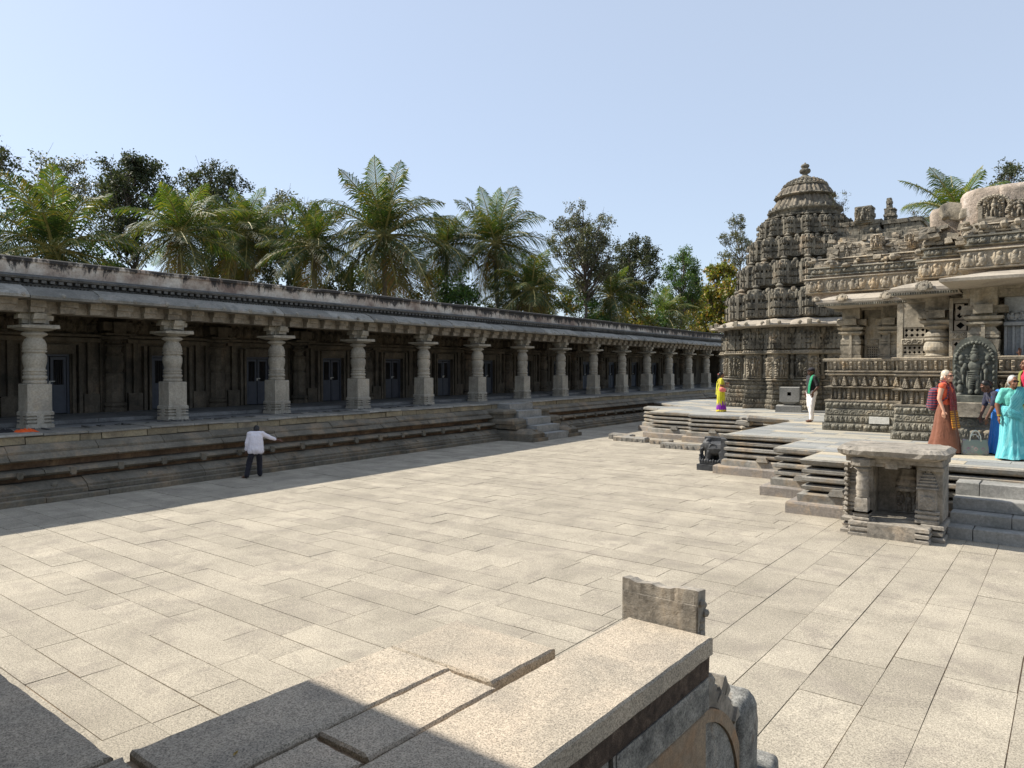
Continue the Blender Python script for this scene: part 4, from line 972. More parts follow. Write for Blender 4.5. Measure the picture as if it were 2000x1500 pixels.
b = MB(); b.box(-4.42, -3.92, 21.50, 21.575, 1.285, 1.47, j=.003); hb(b, 'pale_repair_slab', M['white'])
# walls, pillars and windows
HM = M['hall']
b = MB(); b.box(-5.3, -3.3, 22.32, 23, 3.07, 4.62); b.box(-3.3, 3.9, 20.62, 23, 3.07, 4.62); b.box(-1.25, 3.9, 19.45, 21, 3.07, 4.62); b.box(-5.32, -5.1, 22.3, 31, 3.07, 4.62)
hb(b, 'inner_wall', HM)
def hpillar(name, X, Y, w=.3, round_=False, z0=3.07, zt=4.42, d=None):
    b = MB(); d = d or w; f = 1.0
    if round_:
        b.lathe([(w * .95, z0), (w * 1.05, z0 + .03), (w * .9, z0 + .06), (w * .9, z0 + .09), (w * 1.08, z0 + .16), (w * 1.1, z0 + .24), (w, z0 + .34), (w * .85, z0 + .38), (w * 1.02, z0 + .41), (w * 1.02, z0 + .45), (w * .85, z0 + .47), (w * 1.02, z0 + .5), (w, z0 + .56), (w * .75, z0 + .62), (w * .7, z0 + .66), (w * 1.15, z0 + .72), (w * 1.2, z0 + .74), (w * .9, z0 + .8)], 28, X, Y)
    else:
        for (q0, q1, a0, a1) in ((0, .04, 1.05, 1.05), (.05, .09, 1.0, 1.0), (.1, .14, .9, .92), (.14, .36, .92, 1.02), (.36, .40, .85, .85), (.40, .46, .98, .98), (.47, .53, .98, .98), (.53, .64, .92, .7), (.64, .70, .7, 1.1), (.70, .745, 1.15, 1.15)):
            b.frus(X, Y, z0 + q0, z0 + q1, w * a0, d * a0, w * a1, d * a1)
        b.box(X - w * .12, X + w * .12, Y - d * 1.08, Y, z0, z0 + .68)
    k = z0 + .75
    b.frus(X, Y, k, k + .06, w * .8, d * .8, w * 1.1, d * 1.1); b.frus(X, Y, k + .06, k + .12, w * 1.2, d * 1.2, w * 1.25, d * 1.25)
    b.frus(X, Y, k + .12, k + .18, w * .8, d * .8, w * .8, d * .8)
    b.box(X - w * 1.45, X + w * 1.45, Y - d * .6, Y + d * .6, k + .18, k + .36, bev=.03, j=.02); b.box(X - w * .6, X + w * .6, Y - d * 1.45, Y + d * .5, k + .18, k + .36, j=.01)
    b.box(X - w * .7, X - w * .35, Y - d * .63, Y - d * .58, k + .23, k + .31)
    b.box(X - w * .85, X + w * .85, Y - d * .9, Y + d * .8, k + .36, 4.66, j=.01)
    return hb(b, name, HM, False)
hpillar('pillar', -4.97, 22.05, .27); hpillar('pillar', -4.02, 22.18, .25); hpillar('pillar', -2.62, 20.15, .29, True); hpillar('pillar', -1.60, 19.12, .30)
b = MB(); b.box(-5.45, -3.2, 21.95, 22.35, 4.42, 4.64, j=.004); b.box(-3.3, -1.6, 20.0, 20.7, 4.42, 4.64, j=.004); b.box(-2.0, 3.9, 18.95, 19.5, 4.36, 4.52, j=.004); b.box(-2.02, 3.9, 18.9, 19.5, 4.524, 4.64, j=.004); hb(b, 'beam', HM)
M['winback'] = M['shade_black']
def lattice(name, x0, x1, Y, z0, z1, nx_, nz_, dia=True, fill=HM):
    # stone screen pierced with diamond holes: real openings in front of a panel painted black for shade
    b = MB(); cw = (x1 - x0) / nx_; ch = (z1 - z0) / nz_; t = .05
    for i in range(nx_):
        for k in range(nz_):
            cx, cz = x0 + (i + .5) * cw, z0 + (k + .5) * ch; a, c = cw * .36, ch * .36
            outer = [(cx - cw / 2, cz - ch / 2), (cx, cz - ch / 2), (cx + cw / 2, cz - ch / 2), (cx + cw / 2, cz), (cx + cw / 2, cz + ch / 2), (cx, cz + ch / 2), (cx - cw / 2, cz + ch / 2), (cx - cw / 2, cz)]
            inner = [(cx - a / 2, cz - c / 2), (cx, cz - c), (cx + a / 2, cz - c / 2), (cx + a, cz), (cx + a / 2, cz + c / 2), (cx, cz + c), (cx - a / 2, cz + c / 2), (cx - a, cz)]
            vs = [(p[0], Y, p[1]) for p in outer] + [(p[0], Y, p[1]) for p in inner] + [(p[0], Y + t, p[1]) for p in inner]
            fs = [(q, (q + 1) % 8, 8 + (q + 1) % 8, 8 + q) for q in range(8)] + [(8 + q, 8 + (q + 1) % 8, 16 + (q + 1) % 8, 16 + q) for q in range(8)]
            b.add(vs, fs)
    w = hb(b, name, fill)
    v = MB(); v.box(x0 - .01, x1 + .01, Y + .12, Y + .2, z0 - .01, z1 + .01); o = tbuild(v, 'lattice_shade_panel', M['shade_black'], w, Vector((0, 0, 0)))
    return w
def solid(mb, x0, x1, Y, z0, z1, d=.25): mb.box(x0, x1, Y, Y + d, z0, z1, j=.002)
b = MB()
# fill around the lattice openings
solid(b, -4.68, -4.26, 22.12, 3.42, 4.42); solid(b, -4.68, -4.62, 22.10, 3.07, 3.42); solid(b, -4.34, -4.26, 22.10, 3.07, 3.42)
b.relief((-4.62, 22.11, 3.44), (1, 0, 0), (0, 0, 1), .3, .16, f_scroll(.1), .04, .015)
solid(b, -3.84, -3.60, 22.12, 3.07, 4.42)
solid(b, -3.50, -2.9, 20.32, 3.37, 3.55); solid(b, -3.50, -2.9, 20.32, 3.82, 4.42); solid(b, -3.55, -3.42, 20.31, 3.07, 4.42); solid(b, -3.42, -2.9, 20.32, 3.07, 3.13)
b.relief((-3.45, 20.315, 3.38), (1, 0, 0), (0, 0, 1), .5, .15, f_scroll(.12), .05, .015)
solid(b, -2.32, -1.88, 19.5, 3.45, 3.66); solid(b, -2.32, -2.25, 19.49, 3.07, 4.42); solid(b, -1.95, -1.86, 19.49, 3.07, 4.42); solid(b, -2.32, -1.88, 19.5, 4.3, 4.42)
b.relief((-2.28, 19.49, 3.47), (1, 0, 0), (0, 0, 1), .36, .16, f_scroll(.1), .04, .015)
hb(b, 'screen_wall', HM)
lattice('lattice_window', -4.62, -4.34, 22.14, 3.09, 3.41, 5, 5)
lattice('lattice_window', -3.42, -2.9, 20.34, 3.14, 3.36, 5, 2); lattice('lattice_window', -3.40, -2.92, 20.34, 3.56, 3.81, 4, 2)
lattice('lattice_window', -2.25, -1.95, 19.51, 3.08, 3.44, 2, 2, fill=M['eave']); lattice('lattice_window', -2.22, -1.98, 19.51, 3.67, 3.9, 1, 1, fill=M['eave']); lattice('lattice_window', -2.2, -2.03, 19.51, 3.92, 4.28, 1, 2, fill=M['eave'])
# grey banded door jamb at right
b = MB()
for k, (w, d) in enumerate(((.06, .10), (.09, .04), (.05, .12), (.10, .06), (.06, .14), (.12, .03), (.08, .10), (.2, .04))):
    x = -1.24 + sum(q[0] for q in ((.06, 0), (.09, 0), (.05, 0), (.10, 0), (.06, 0), (.12, 0), (.08, 0))[:k]); b.box(x, x + w - .004, 19.30 - d, 19.46, 1.05, 3.72)
b.box(-1.24, .6, 19.05, 19.46, 3.73, 3.80); b.relief((-1.24, 19.2, 3.83), (1, 0, 0), (0, 0, 1), 1.4, .22, f_figs(.24), .1, .02); b.box(-1.24, .6, 19.2, 19.46, 3.8, 4.36)
M['jamb'] = stone('grey_door_jamb', (.27, .29, .31), (.40, .42, .44), scale=2, streak=.3, bump=.3); hb(b, 'banded_door_jamb', M['jamb'])
# eaves
EM = M['eave']
EP = [(-5.52, 27), (-5.52, 20.3), (-3.45, 20.3), (-3.45, 18.6), (-2.23, 18.6), (-2.23, 17.12), (4, 17.12), (4, 27)]
seg = [([(-5.52, 26), (-5.52, 20.3), (-3.2, 20.3)], 0.0), ([(-3.45, 20.9), (-3.45, 18.6), (-2.05, 18.6)], .03), ([(-2.23, 19.2), (-2.23, 17.12), (4, 17.12)], .05)]
for P2, dz in seg:
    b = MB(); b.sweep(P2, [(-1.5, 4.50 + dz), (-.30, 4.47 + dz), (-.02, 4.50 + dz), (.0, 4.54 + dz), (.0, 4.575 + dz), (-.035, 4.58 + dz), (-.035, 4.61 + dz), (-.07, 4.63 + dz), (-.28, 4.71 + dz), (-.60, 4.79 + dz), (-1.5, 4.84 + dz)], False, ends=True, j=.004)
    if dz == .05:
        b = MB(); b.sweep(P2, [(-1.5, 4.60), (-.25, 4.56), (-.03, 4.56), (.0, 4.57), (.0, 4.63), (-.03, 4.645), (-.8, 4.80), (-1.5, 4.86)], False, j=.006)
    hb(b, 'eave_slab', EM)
b = MB()
for P2, dz in seg[:2]:
    band(b, P2, -.045, 4.44 + dz, .085, f_teeth(.05), .035, res=.012)
hb(b, 'eave_fringe', M['carve_dark'])
for (x, y, s) in ((-4.85, 20.26, 1.0), (-3.78, 20.26, 1.15), (-2.72, 18.56, 1.2), (-5.5, 20.3, .7)):
    b = MB(); T = Matrix.Translation((x, y, 4.62)) @ Matrix.Rotation(rad(-28), 4, 'X')
    for k in range(9):
        a = math.pi * k / 8; b.ball((.125 * s * math.cos(a), 0, .125 * s * math.sin(a)), (.033 * s, .03, .033 * s), T=T, seg=6, rings=4)
    b.ball((0, -.01, .02), (.10 * s, .035, .10 * s), T=T, seg=10, rings=6); b.ball((0, -.04, .05), (.035, .03, .035), T=T, seg=6)
    hb(b, 'kirtimukha_medallion', M['carve'])
# roof courses above the eaves
RP = [(-6.1, 30), (-6.1, 21.35), (-3.0, 21.35), (-3.0, 19.45), (-2.0, 19.45), (-2.0, 18.15), (4, 18.15), (4, 30)]
roofr = [(4.90, .43, f_figs(.27), 0, 'carve'), (5.40, .24, f_figs(.2), -.10, 'carve_dark'), (5.70, .20, f_scroll(.2), -.28, 'carve')]
b = MB(); b.sweep(RP, [(-.16, 4.7), (-.18, 5.6), (-.5, 5.85), (-.9, 5.95), (-3.5, 6.0)], False, ends=False); hb(b, 'roof_core', M['plaster'])
for z0, h, fn, o, mt in roofr:
    P3 = [(-6.1, 30), (-6.1, 21.35), (-3.0, 21.35), (-3.0, 19.9 + .0), (-2.0, 19.9), (-2.0, 19.0), (4, 19.0), (4, 30)] if z0 < 5 and False else RP
    zz_ = z0
    b = MB(); Q = offpath(P3, o)
    b.sweep(P3, [(-.4, zz_), (o, zz_), (o + .03, zz_ + .03), (o - .03, zz_ + .05), (o - .03, zz_ + h - .05), (o + .04, zz_ + h - .03), (o + .02, zz_ + h), (-.5, zz_ + h)], False, ends=False, j=.03)
    band(b, P3, o - .02, zz_ + .05, h - .1, fn, .07, res=.022)
    hb(b, 'roof_frieze', M[mt])
b = MB()
for (x0, x1, y0, y1, z0, z1) in ((-5.9, -5.2, 21.5, 22.1, 5.62, 5.85), (-5.2, -4.9, 21.7, 22.2, 5.7, 6.1), (-4.55, -4.1, 21.6, 22.2, 5.85, 6.15), (-3.7, -3.3, 21.7, 22.2, 5.7, 6.15), (-3.0, -2.2, 19.9, 20.4, 5.55, 5.8), (-2.2, -1.9, 19.2, 19.7, 5.6, 5.8), (-1.0, 0.0, 18.4, 19.0, 5.65, 5.9), (-1.1, -.85, 18.35, 18.8, 5.5, 5.9)):
    rough_stack(b, x0, x1, y0, y1, z0, z1, .12, .01, .2, .04)
for (x, y, z, s) in ((-5.05, 21.7, 6.05, .17), (-4.3, 21.6, 6.25, .15), (-5.4, 21.7, 5.9, .14), (-3.5, 21.65, 6.2, .14)): b.relief((x - s, y - .01, z - s * 1.3), (1, 0, 0), (0, 0, 1), 2 * s, 2.6 * s, f_deity(int(x * -7)), .09, .018)
for k in range(60):
    t = R_.random(); x = -6 + 6.2 * t; y = (21.3 if x < -3 else 19.4 if x < -2 else 18.2) + R_.uniform(.1, .5); b.ball((x, y, R_.uniform(5.6, 5.9)), (R_.uniform(.06, .14), .12, R_.uniform(.04, .1)), seg=6, rings=4)
hb(b, 'rubble_course', M['carve'])
# cartouche band and niche group on seg 3
b = MB(); b.box(-1.98, -1.22, 18.75, 19.3, 5.62, 5.86, j=.008)
for k in range(4):
    b.relief((-1.95 + k * .19, 18.745, 5.65), (1, 0, 0), (0, 0, 1), .16, .18, lambda U, V: ((np.abs(np.sqrt((U - .08) ** 2 + (V - .09) ** 2) - .06) < .014) | (np.abs(U - .08) + np.abs(V - .09) < .03)) * 1.0, .02, .01)
hb(b, 'cartouche_block', HM)
b = MB(); b.box(-1.74, -1.22, 18.95, 19.4, 6.0, 6.08, j=.01); b.box(-1.62, -1.30, 19.1, 19.5, 6.08, 6.5)
b.relief((-1.66, 19.06, 6.08), (1, 0, 0), (0, 0, 1), .40, .50, f_deity(4), .12, .014); b.box(-1.74, -1.66, 19.0, 19.3, 6.08, 6.38)
for k in range(13):
    a = math.pi * k / 12; b.ball((-1.46 + .27 * math.cos(a), 19.1, 6.42 + .17 * math.sin(a)), (.05, .08, .045), seg=6, rings=4)
b.lathe([(.09, 6.36), (.10, 6.39), (.05, 6.44), (.06, 6.46), (.02, 6.52)], 8, -1.70, 19.15)
for k in range(13): a = math.pi * k / 12; b.ball((-1.0 + .0 + .2 * math.cos(a), 19.0, 6.2 + .17 * math.sin(a)), (.05, .08, .045), seg=6, rings=4)
b.relief((-1.2, 19.0, 6.05), (1, 0, 0), (0, 0, 1), .45, .40, f_deity(5), .12, .014)
hb(b, 'roof_niche', M['carve'])
# patched plaster masses
def lumpy(mb, x0, x1, y0, y1, z0, z1, r=.18, amp=.02, n=26):
    # rounded box by superellipse rings
    cx, cy, cz = (x0 + x1) / 2, (y0 + y1) / 2, (z0 + z1) / 2; ax, ay, az = (x1 - x0) / 2, (y1 - y0) / 2, (z1 - z0) / 2; vs = []
    e = .22
    f = lambda t: math.copysign(abs(t) ** e, t)
    rings, sg = 14, 30
    for i in range(rings + 1):
        t = math.pi * i / rings - math.pi / 2
        for k in range(sg):
            a = 2 * math.pi * k / sg; p = Vector((cx + ax * f(math.cos(t)) * f(math.cos(a)), cy + ay * f(math.cos(t)) * f(math.sin(a)), cz + az * f(math.sin(t))))
            q = mnoise.noise(p * 2.3) * amp * 1.6 + mnoise.noise(p * 7) * amp; vs.append(tuple(p + Vector((q, q, q))))
    mb.add(vs, [(i * sg + k, i * sg + (k + 1) % sg, (i + 1) * sg + (k + 1) % sg, (i + 1) * sg + k) for i in range(rings) for k in range(sg)])
b = MB(); lumpy(b, -2.78, -2.0, 19.7, 21.5, 5.6, 6.62, amp=.03); lumpy(b, -2.15, 2.0, 19.3, 21.5, 5.5, 6.92, amp=.02); lumpy(b, -1.35, -.8, 19.15, 20, 5.9, 6.85, amp=.03)

hb(b, 'plaster_mass', M['plaster'], True)
b = MB(); lumpy(b, -2.55, -1.95, 19.5, 20.0, 6.25, 6.62, amp=.07); lumpy(b, -2.1, -1.65, 19.4, 19.9, 6.25, 6.5, amp=.07); lumpy(b, -5.45, -4.35, 21.75, 22.6, 5.7, 6.36, amp=.09); lumpy(b, -4.4, -3.4, 21.9, 22.9, 5.7, 6.40, amp=.10); lumpy(b, -3.5, -2.7, 21.7, 22.6, 5.8, 6.42, amp=.07); hb(b, 'rough_crest_stone', M['carve'], True)
b = MB()
for k in range(150):
    x = R_.uniform(-5.5, -.85); y = (21.72 if x < -2.9 else 19.55 if x < -2 else 19.1) + R_.uniform(-.1, .25); z = R_.uniform(5.75, 6.45 if x < -2.9 else 6.1); w = R_.uniform(.05, .13)
    b.box(-w, w, -.07, .1, -R_.uniform(.03, .08), R_.uniform(.03, .09), T=Matrix.Translation((x, y, z)) @ Matrix.Rotation(R_.uniform(-.25, .25), 4, 'Y'), j=.02, bev=.015)
for k in range(9): rough_stack(b, -5.6 + k * .33, -5.42 + k * .33 + R_.uniform(0, .1), 21.62, 21.9, 5.85, R_.uniform(6.1, 6.5), .08, .006, .12, .03)
hb(b, 'broken_crest_blocks', M['carve'])

# ================================================================ SMALLER STONE THINGS
# stone deity image leaning at the hall
dt = empty('stone_deity_statue', (-1.70, 18.3, 1.05)); tag(dt, 'dark carved deity relief under a pointed arch beside the entrance', 'statue'); do = Vector((1.70, -18.3, -1.05))
b = MB(); zb, zt, hw = 2.22, 3.50, .40; n = 16; prof = [(-hw, zb), (hw, zb), (hw * 1.02, zb + .7)]
prof += [(hw * 1.02 * math.cos(a) ** .9, zb + .72 + .54 * math.sin(a) ** .8) for a in [math.pi / 2 * k / 8 for k in range(1, 8)]] + [(0, zt)]
prof = prof + [(-x, z_) for (x, z_) in prof[::-1][1:-2]]
vs = [(-1.70 + x, 18.30, z_) for x, z_ in prof] + [(-1.70 + x, 18.46, z_) for x, z_ in prof]; k = len(prof)
b.add(vs, [tuple(range(k)), tuple(range(2 * k - 1, k - 1, -1))] + [(i, k + i, k + (i + 1) % k, (i + 1) % k) for i in range(k)])
tbuild(b, 'arched_back_slab', M['statue'], dt, do)
b = MB(); X = -1.70; Yf = 18.27
def bb(x, z_, rx, rz, ry=.06, dy=0): b.ball((X + x, Yf + dy, z_), (rx, ry, rz), seg=10, rings=8)
bb(0, 3.02, .075, .095, .07, -.03); bb(0, 3.13, .075, .06, .06); bb(0, 3.20, .055, .05); bb(0, 3.26, .03, .05)
bb(0, 2.84, .13, .12, .07); bb(0, 2.72, .10, .10, .06); bb(0, 2.60, .13, .09, .065)
for s in (-1, 1):
    bb(s * .065, 2.45, .06, .17); bb(s * .06, 2.29, .05, .06, .07, -.02); bb(s * .17, 2.84, .05, .08); bb(s * .21, 2.74, .045, .09); bb(s * .24, 2.92, .05, .05, .05); bb(s * .24, 3.02, .055, .07)
    bb(s * .26, 2.36, .065, .10, .06); bb(s * .26, 2.50, .045, .045, .05); bb(s * .26, 2.24, .06, .04, .05); bb(s * .12, 2.55, .03, .2, .04); bb(s * .2, 2.6, .025, .16, .04)
    for q in range(9): a = .1 + q * .17; bb(s * .35 * math.cos(a), 2.93 + .42 * math.sin(a), .035, .035, .035)
    for q in range(5): bb(s * .35, 2.35 + q * .12, .03, .045, .035)
for q in range(7): bb(-.03 + .0 * q, 2.72 - q * .045, .12 - q * .006, .012, .075)
b.relief((-2.08, 18.295, 2.9), (1, 0, 0), (0, 0, 1), .76, .2, f_scroll(.1), .03, .014)
tbuild(b, 'carved_figure', M['statue'], dt, do, True)
b = MB(); b.box(-2.04, -1.38, 18.12, 18.5, 2.07, 2.22, j=.008, bev=.015); tbuild(b, 'plinth_block', M['statue'], dt, do)
b = MB(); b.box(-2.10, -1.02, 17.98, 18.8, 1.76, 2.068, j=.004, bev=.015)
tbn = tag(b.build('entrance_bench', M['hall']), 'tan stone bench under the deity relief, carved dark front', 'bench')
b = MB(); b.box(-2.02, -1.05, 18.08, 18.8, 1.04, 1.758); b.relief((-2.02, 18.075, 1.56), (1, 0, 0), (0, 0, 1), .96, .19, f_scroll(.19), .03, .016); b.relief((-2.02, 18.075, 1.32), (1, 0, 0), (0, 0, 1), .96, .2, f_beasts(.25), .04, .016)
o = b.build('bench_front', M['carve_dark'], tbn)
# water spout block by the tower
ws = empty('water_spout', (-9.0, 29.6, PZ)); tag(ws, 'grey square-holed stone water spout on a block at the foot of the tower', 'water spout')
b = MB(); h_ = .07
for (x0, x1, z0, z1) in ((-.36, -h_, .42, .98), (h_, .36, .42, .98), (-h_, h_, .42, .66), (-h_, h_, .80, .98)): b.box(x0, x1, -.45, .7, z0, z1)
b.frus(0, .1, .28, .419, .12, .4, .32, .52); b.build('spout', M['step'], ws)
b = MB(); b.box(-.5, .46, -.5, .4, -.01, .27, bev=.04, j=.02); b.build('spout_base', M['step'], ws)
b = MB(); b.box(-.08, .08, .1, .2, .62, .82); b.build('hole_shade_plug', M['shade_black'], ws)  # black plug, the shade inside the spout painted as a solid
ws.rotation_euler = (0, 0, .25)
# black elephant block
el = empty('stone_elephant', (-7.75, 18.95, 0)); tag(el, 'black carved stone elephant walking left on a plinth at the platform corner', 'elephant statue')
b = MB(); b.box(-.42, .44, -.24, .3, -.01, .17, bev=.01, j=.004); b.box(.28, .46, -.3, .32, .0, .92, bev=.02, j=.01); b.box(-.36, .44, .14, .32, .17, .9, bev=.02, j=.008); b.build('plinth_block', M['ele'], el)
b = MB()
b.box(-.36, .40, -.2, .24, .17, .23, bev=.01)
b.capsule((-.02, -.02, .60), (.24, .0, .62), .20, .20); b.ball((-.20, -.03, .70), (.15, .13, .16)); b.ball((-.17, -.03, .82), (.09, .09, .07))
b.tube([(-.30, -.03, .68), (-.37, -.03, .52), (-.36, -.03, .40), (-.30, -.04, .33), (-.33, -.04, .27)], [.075, .06, .05, .045, .035], 8)
b.ball((-.12, -.15, .66), (.10, .03, .14)); b.ball((-.12, .10, .66), (.1, .03, .14)); b.tube([(-.30, -.09, .60), (-.37, -.13, .55), (-.41, -.13, .57)], [.025, .02, .01], 6)
for (x, y, dx) in ((-.10, -.12, -.05), (.24, -.12, .04), (-.14, .06, .05), (.18, .08, -.05)): b.capsule((x, y, .50), (x + dx, y, .26), .085, .07)
b.tube([(.30, -.1, .66), (.36, -.14, .5), (.34, -.14, .36)], [.02, .018, .025], 6)
for k in range(10): b.ball((-.34 + k * .075, -.18, .26), (.035, .04, .05 + .02 * (k % 2)), seg=6, rings=5)
b.ball((-.36, -.12, .30), (.05, .06, .08)); b.ball((-.37, -.12, .40), (.04, .04, .045))
for k in range(8): a = k * .4; b.ball((.02 + .17 * math.cos(a) * .6, -.2, .62 + .12 * math.sin(a)), .018, seg=6, rings=4)
o = b.build('elephant_body', M['ele'], el, True)
md = o.modifiers.new('r', 'REMESH'); md.mode = 'VOXEL'; md.voxel_size = .014; md.use_smooth_shade = True

# ================================================================ TREES
def bearing(px, D, py=None):
    # a compass bearing and a distance turned into ground coordinates
    a = rad(38.0) - math.atan((px - 1000) / 1407.0); r = D / math.cos(math.atan((px - 1000) / 1407.0)); return (-math.sin(a) * r, math.cos(a) * r)
def make_crown(seed, nf=30, L=3.6, young=0.25, spread=1.0, droop=1.0):
    rr = random.Random(seed); b = MB(); wood = MB()
    for i in range(nf):
        t = i / (nf - 1)                       # 0 lowest/oldest, 1 topmost
        el = rad(-66 + 153 * t ** .9); az = i * 2.39996 + rr.uniform(-.25, .25)
        l = L * rr.uniform(.85, 1.1) * (1.0 if t < .85 else .85)
        mat = 2 if t < .16 and rr.random() < .75 else (1 if (t > 1 - young or rr.random() < .12) else 0)
        n = 13; P = [Vector((.05 * math.cos(az), .05 * math.sin(az), 0))]; e = el
        side_bend = rr.uniform(-.03, .03)
        for k in range(n):
            e -= droop * (.045 + .055 * k / n) * (.75 if el > 1.1 else 1.2 if el > .3 else .8) * rr.uniform(.8, 1.2); e = max(e, -1.45); az += side_bend
            P.append(P[-1] + Vector((math.cos(az) * math.cos(e) * spread, math.sin(az) * math.cos(e) * spread, math.sin(e))) * (l / n))
        b.tube(P, [.05 * (1 - k / (n + 1)) + .008 for k in range(n + 1)], 4, 3, cap=False)
        m = 48
        for k in range(m):
            s = (.10 + .90 * k / m) * n; i0 = min(int(s), n - 1); p = P[i0].lerp(P[i0 + 1], s - i0); d = (P[i0 + 1] - P[i0]).normalized()
            sd = d.cross(Vector((0, 0, 1))); sd = sd.normalized() if sd.length > .05 else Vector((1, 0, 0)); up = sd.cross(d).normalized()
            f = s / n; ll = l * .34 * (math.sin(math.pi * min(1, f * .85 + .18)) ** .7) + .06
            for q in (-1, 1):
                dirv = (sd * q * 1.0 + d * (.55 + .5 * f) + up * rr.uniform(-.05, .30)).normalized()
                lw = .027; mid = p + dirv * ll * .5 + Vector((0, 0, -.05 * ll)); tip = p + dirv * ll * .90 + Vector((0, 0, -.42 * ll * rr.uniform(.5, 1.4)))
                w = d * lw
                b.add([tuple(p - w * .6), tuple(p + w * .6), tuple(mid + w), tuple(mid - w), tuple(tip)], [(0, 1, 2, 3), (3, 2, 4)], mat)
    for k in range(16):
        a = rr.uniform(0, 6.28); b.ball((.2 * math.cos(a), .2 * math.sin(a), rr.uniform(-.35, -.05)), rr.uniform(.07, .11), 3, 6, 4)
    return b
M['rachis'] = plain('frond_rib', (.32, .27, .09), .6, .2, 5)
crowns = [make_crown(s, nf, L, y).build('palm_crown', [M['palm_leaf'], M['palm_young'], M['palm_old'], M['rachis']]) for s, nf, L, y in ((1, 32, 3.8, .34), (5, 38, 3.9, .10), (9, 29, 3.5, .14))]
def palm(px, D, zc, sc_, var, rz, label, lean=(0, 0), tr=.14, first={}):
    x, y = bearing(px, D); t = empty('coconut_palm', (x, y, 0)); tag(t, label, 'palm tree', 'coconut palms behind the temple yard')
    o = crowns[var] if var not in first else crowns[var].copy()
    if var in first: COL.objects.link(o)
    first[var] = 1
    q = random.Random(int(px)); o.parent = t; o.location = (0, 0, zc); o.scale = (sc_ * q.uniform(.92, 1.08), sc_ * q.uniform(.92, 1.08), sc_ * q.uniform(.88, 1.1)); o.rotation_euler = (q.uniform(-.22, .22), q.uniform(-.22, .22), rz)
    if lean == (0, 0): lean = (q.uniform(-1.4, 1.4), q.uniform(-1.2, 1.2))
    b = MB(); n = 12; P = [(lean[0] * (1 - k / n) ** 1.5, lean[1] * (1 - k / n) ** 1.5, zc * k / n - .1) for k in range(n + 1)]
    b.tube(P, [tr * (1.25 - .4 * k / n) for k in range(n + 1)], 9); b.build('trunk', M['palm_bark'], t, True)
palm(108, 34, 8.4, 1.3, 2, .3, 'bright green coconut palm at the far left above the cloister')
palm(-70, 38, 9.0, .9, 1, 1.9, 'coconut palm cut off by the left edge of the photo')
palm(356, 38, 9.9, .98, 0, 2.2, 'green coconut palm second from the left, before a dark leafy tree')
palm(482, 46, 11.2, 1.0, 1, 4.1, 'dark coconut palm between the left palms and the centre group')
palm(612, 42, 9.9, .95, 2, 1.1, 'ragged coconut palm just left of the tallest one')
palm(752, 42, 10.5, 1.2, 1, .9, 'tallest coconut palm with wide drooping yellow-tipped fronds')
palm(872, 46, 10.6, .92, 2, 3.0, 'slim coconut palm with its thin leaning trunk showing', (.9, -.8), .11)
palm(968, 47, 10.9, 1.05, 1, 5.2, 'tall coconut palm right of the slim leaning one')
palm(1038, 44, 7.6, 1.0, 2, .4, 'low coconut palm below the tall trunked tree')
palm(1193, 58, 8.6, .95, 2, 2.6, 'small coconut palm beneath the tall slender tree')
palm(1296, 68, 7.8, 1.0, 0, 5.0, 'small bright palm near the yellow-green trees')
palm(1868, 40, 11.1, 1.0, 0, 3.6, 'coconut palm rising behind the temple hall roof')

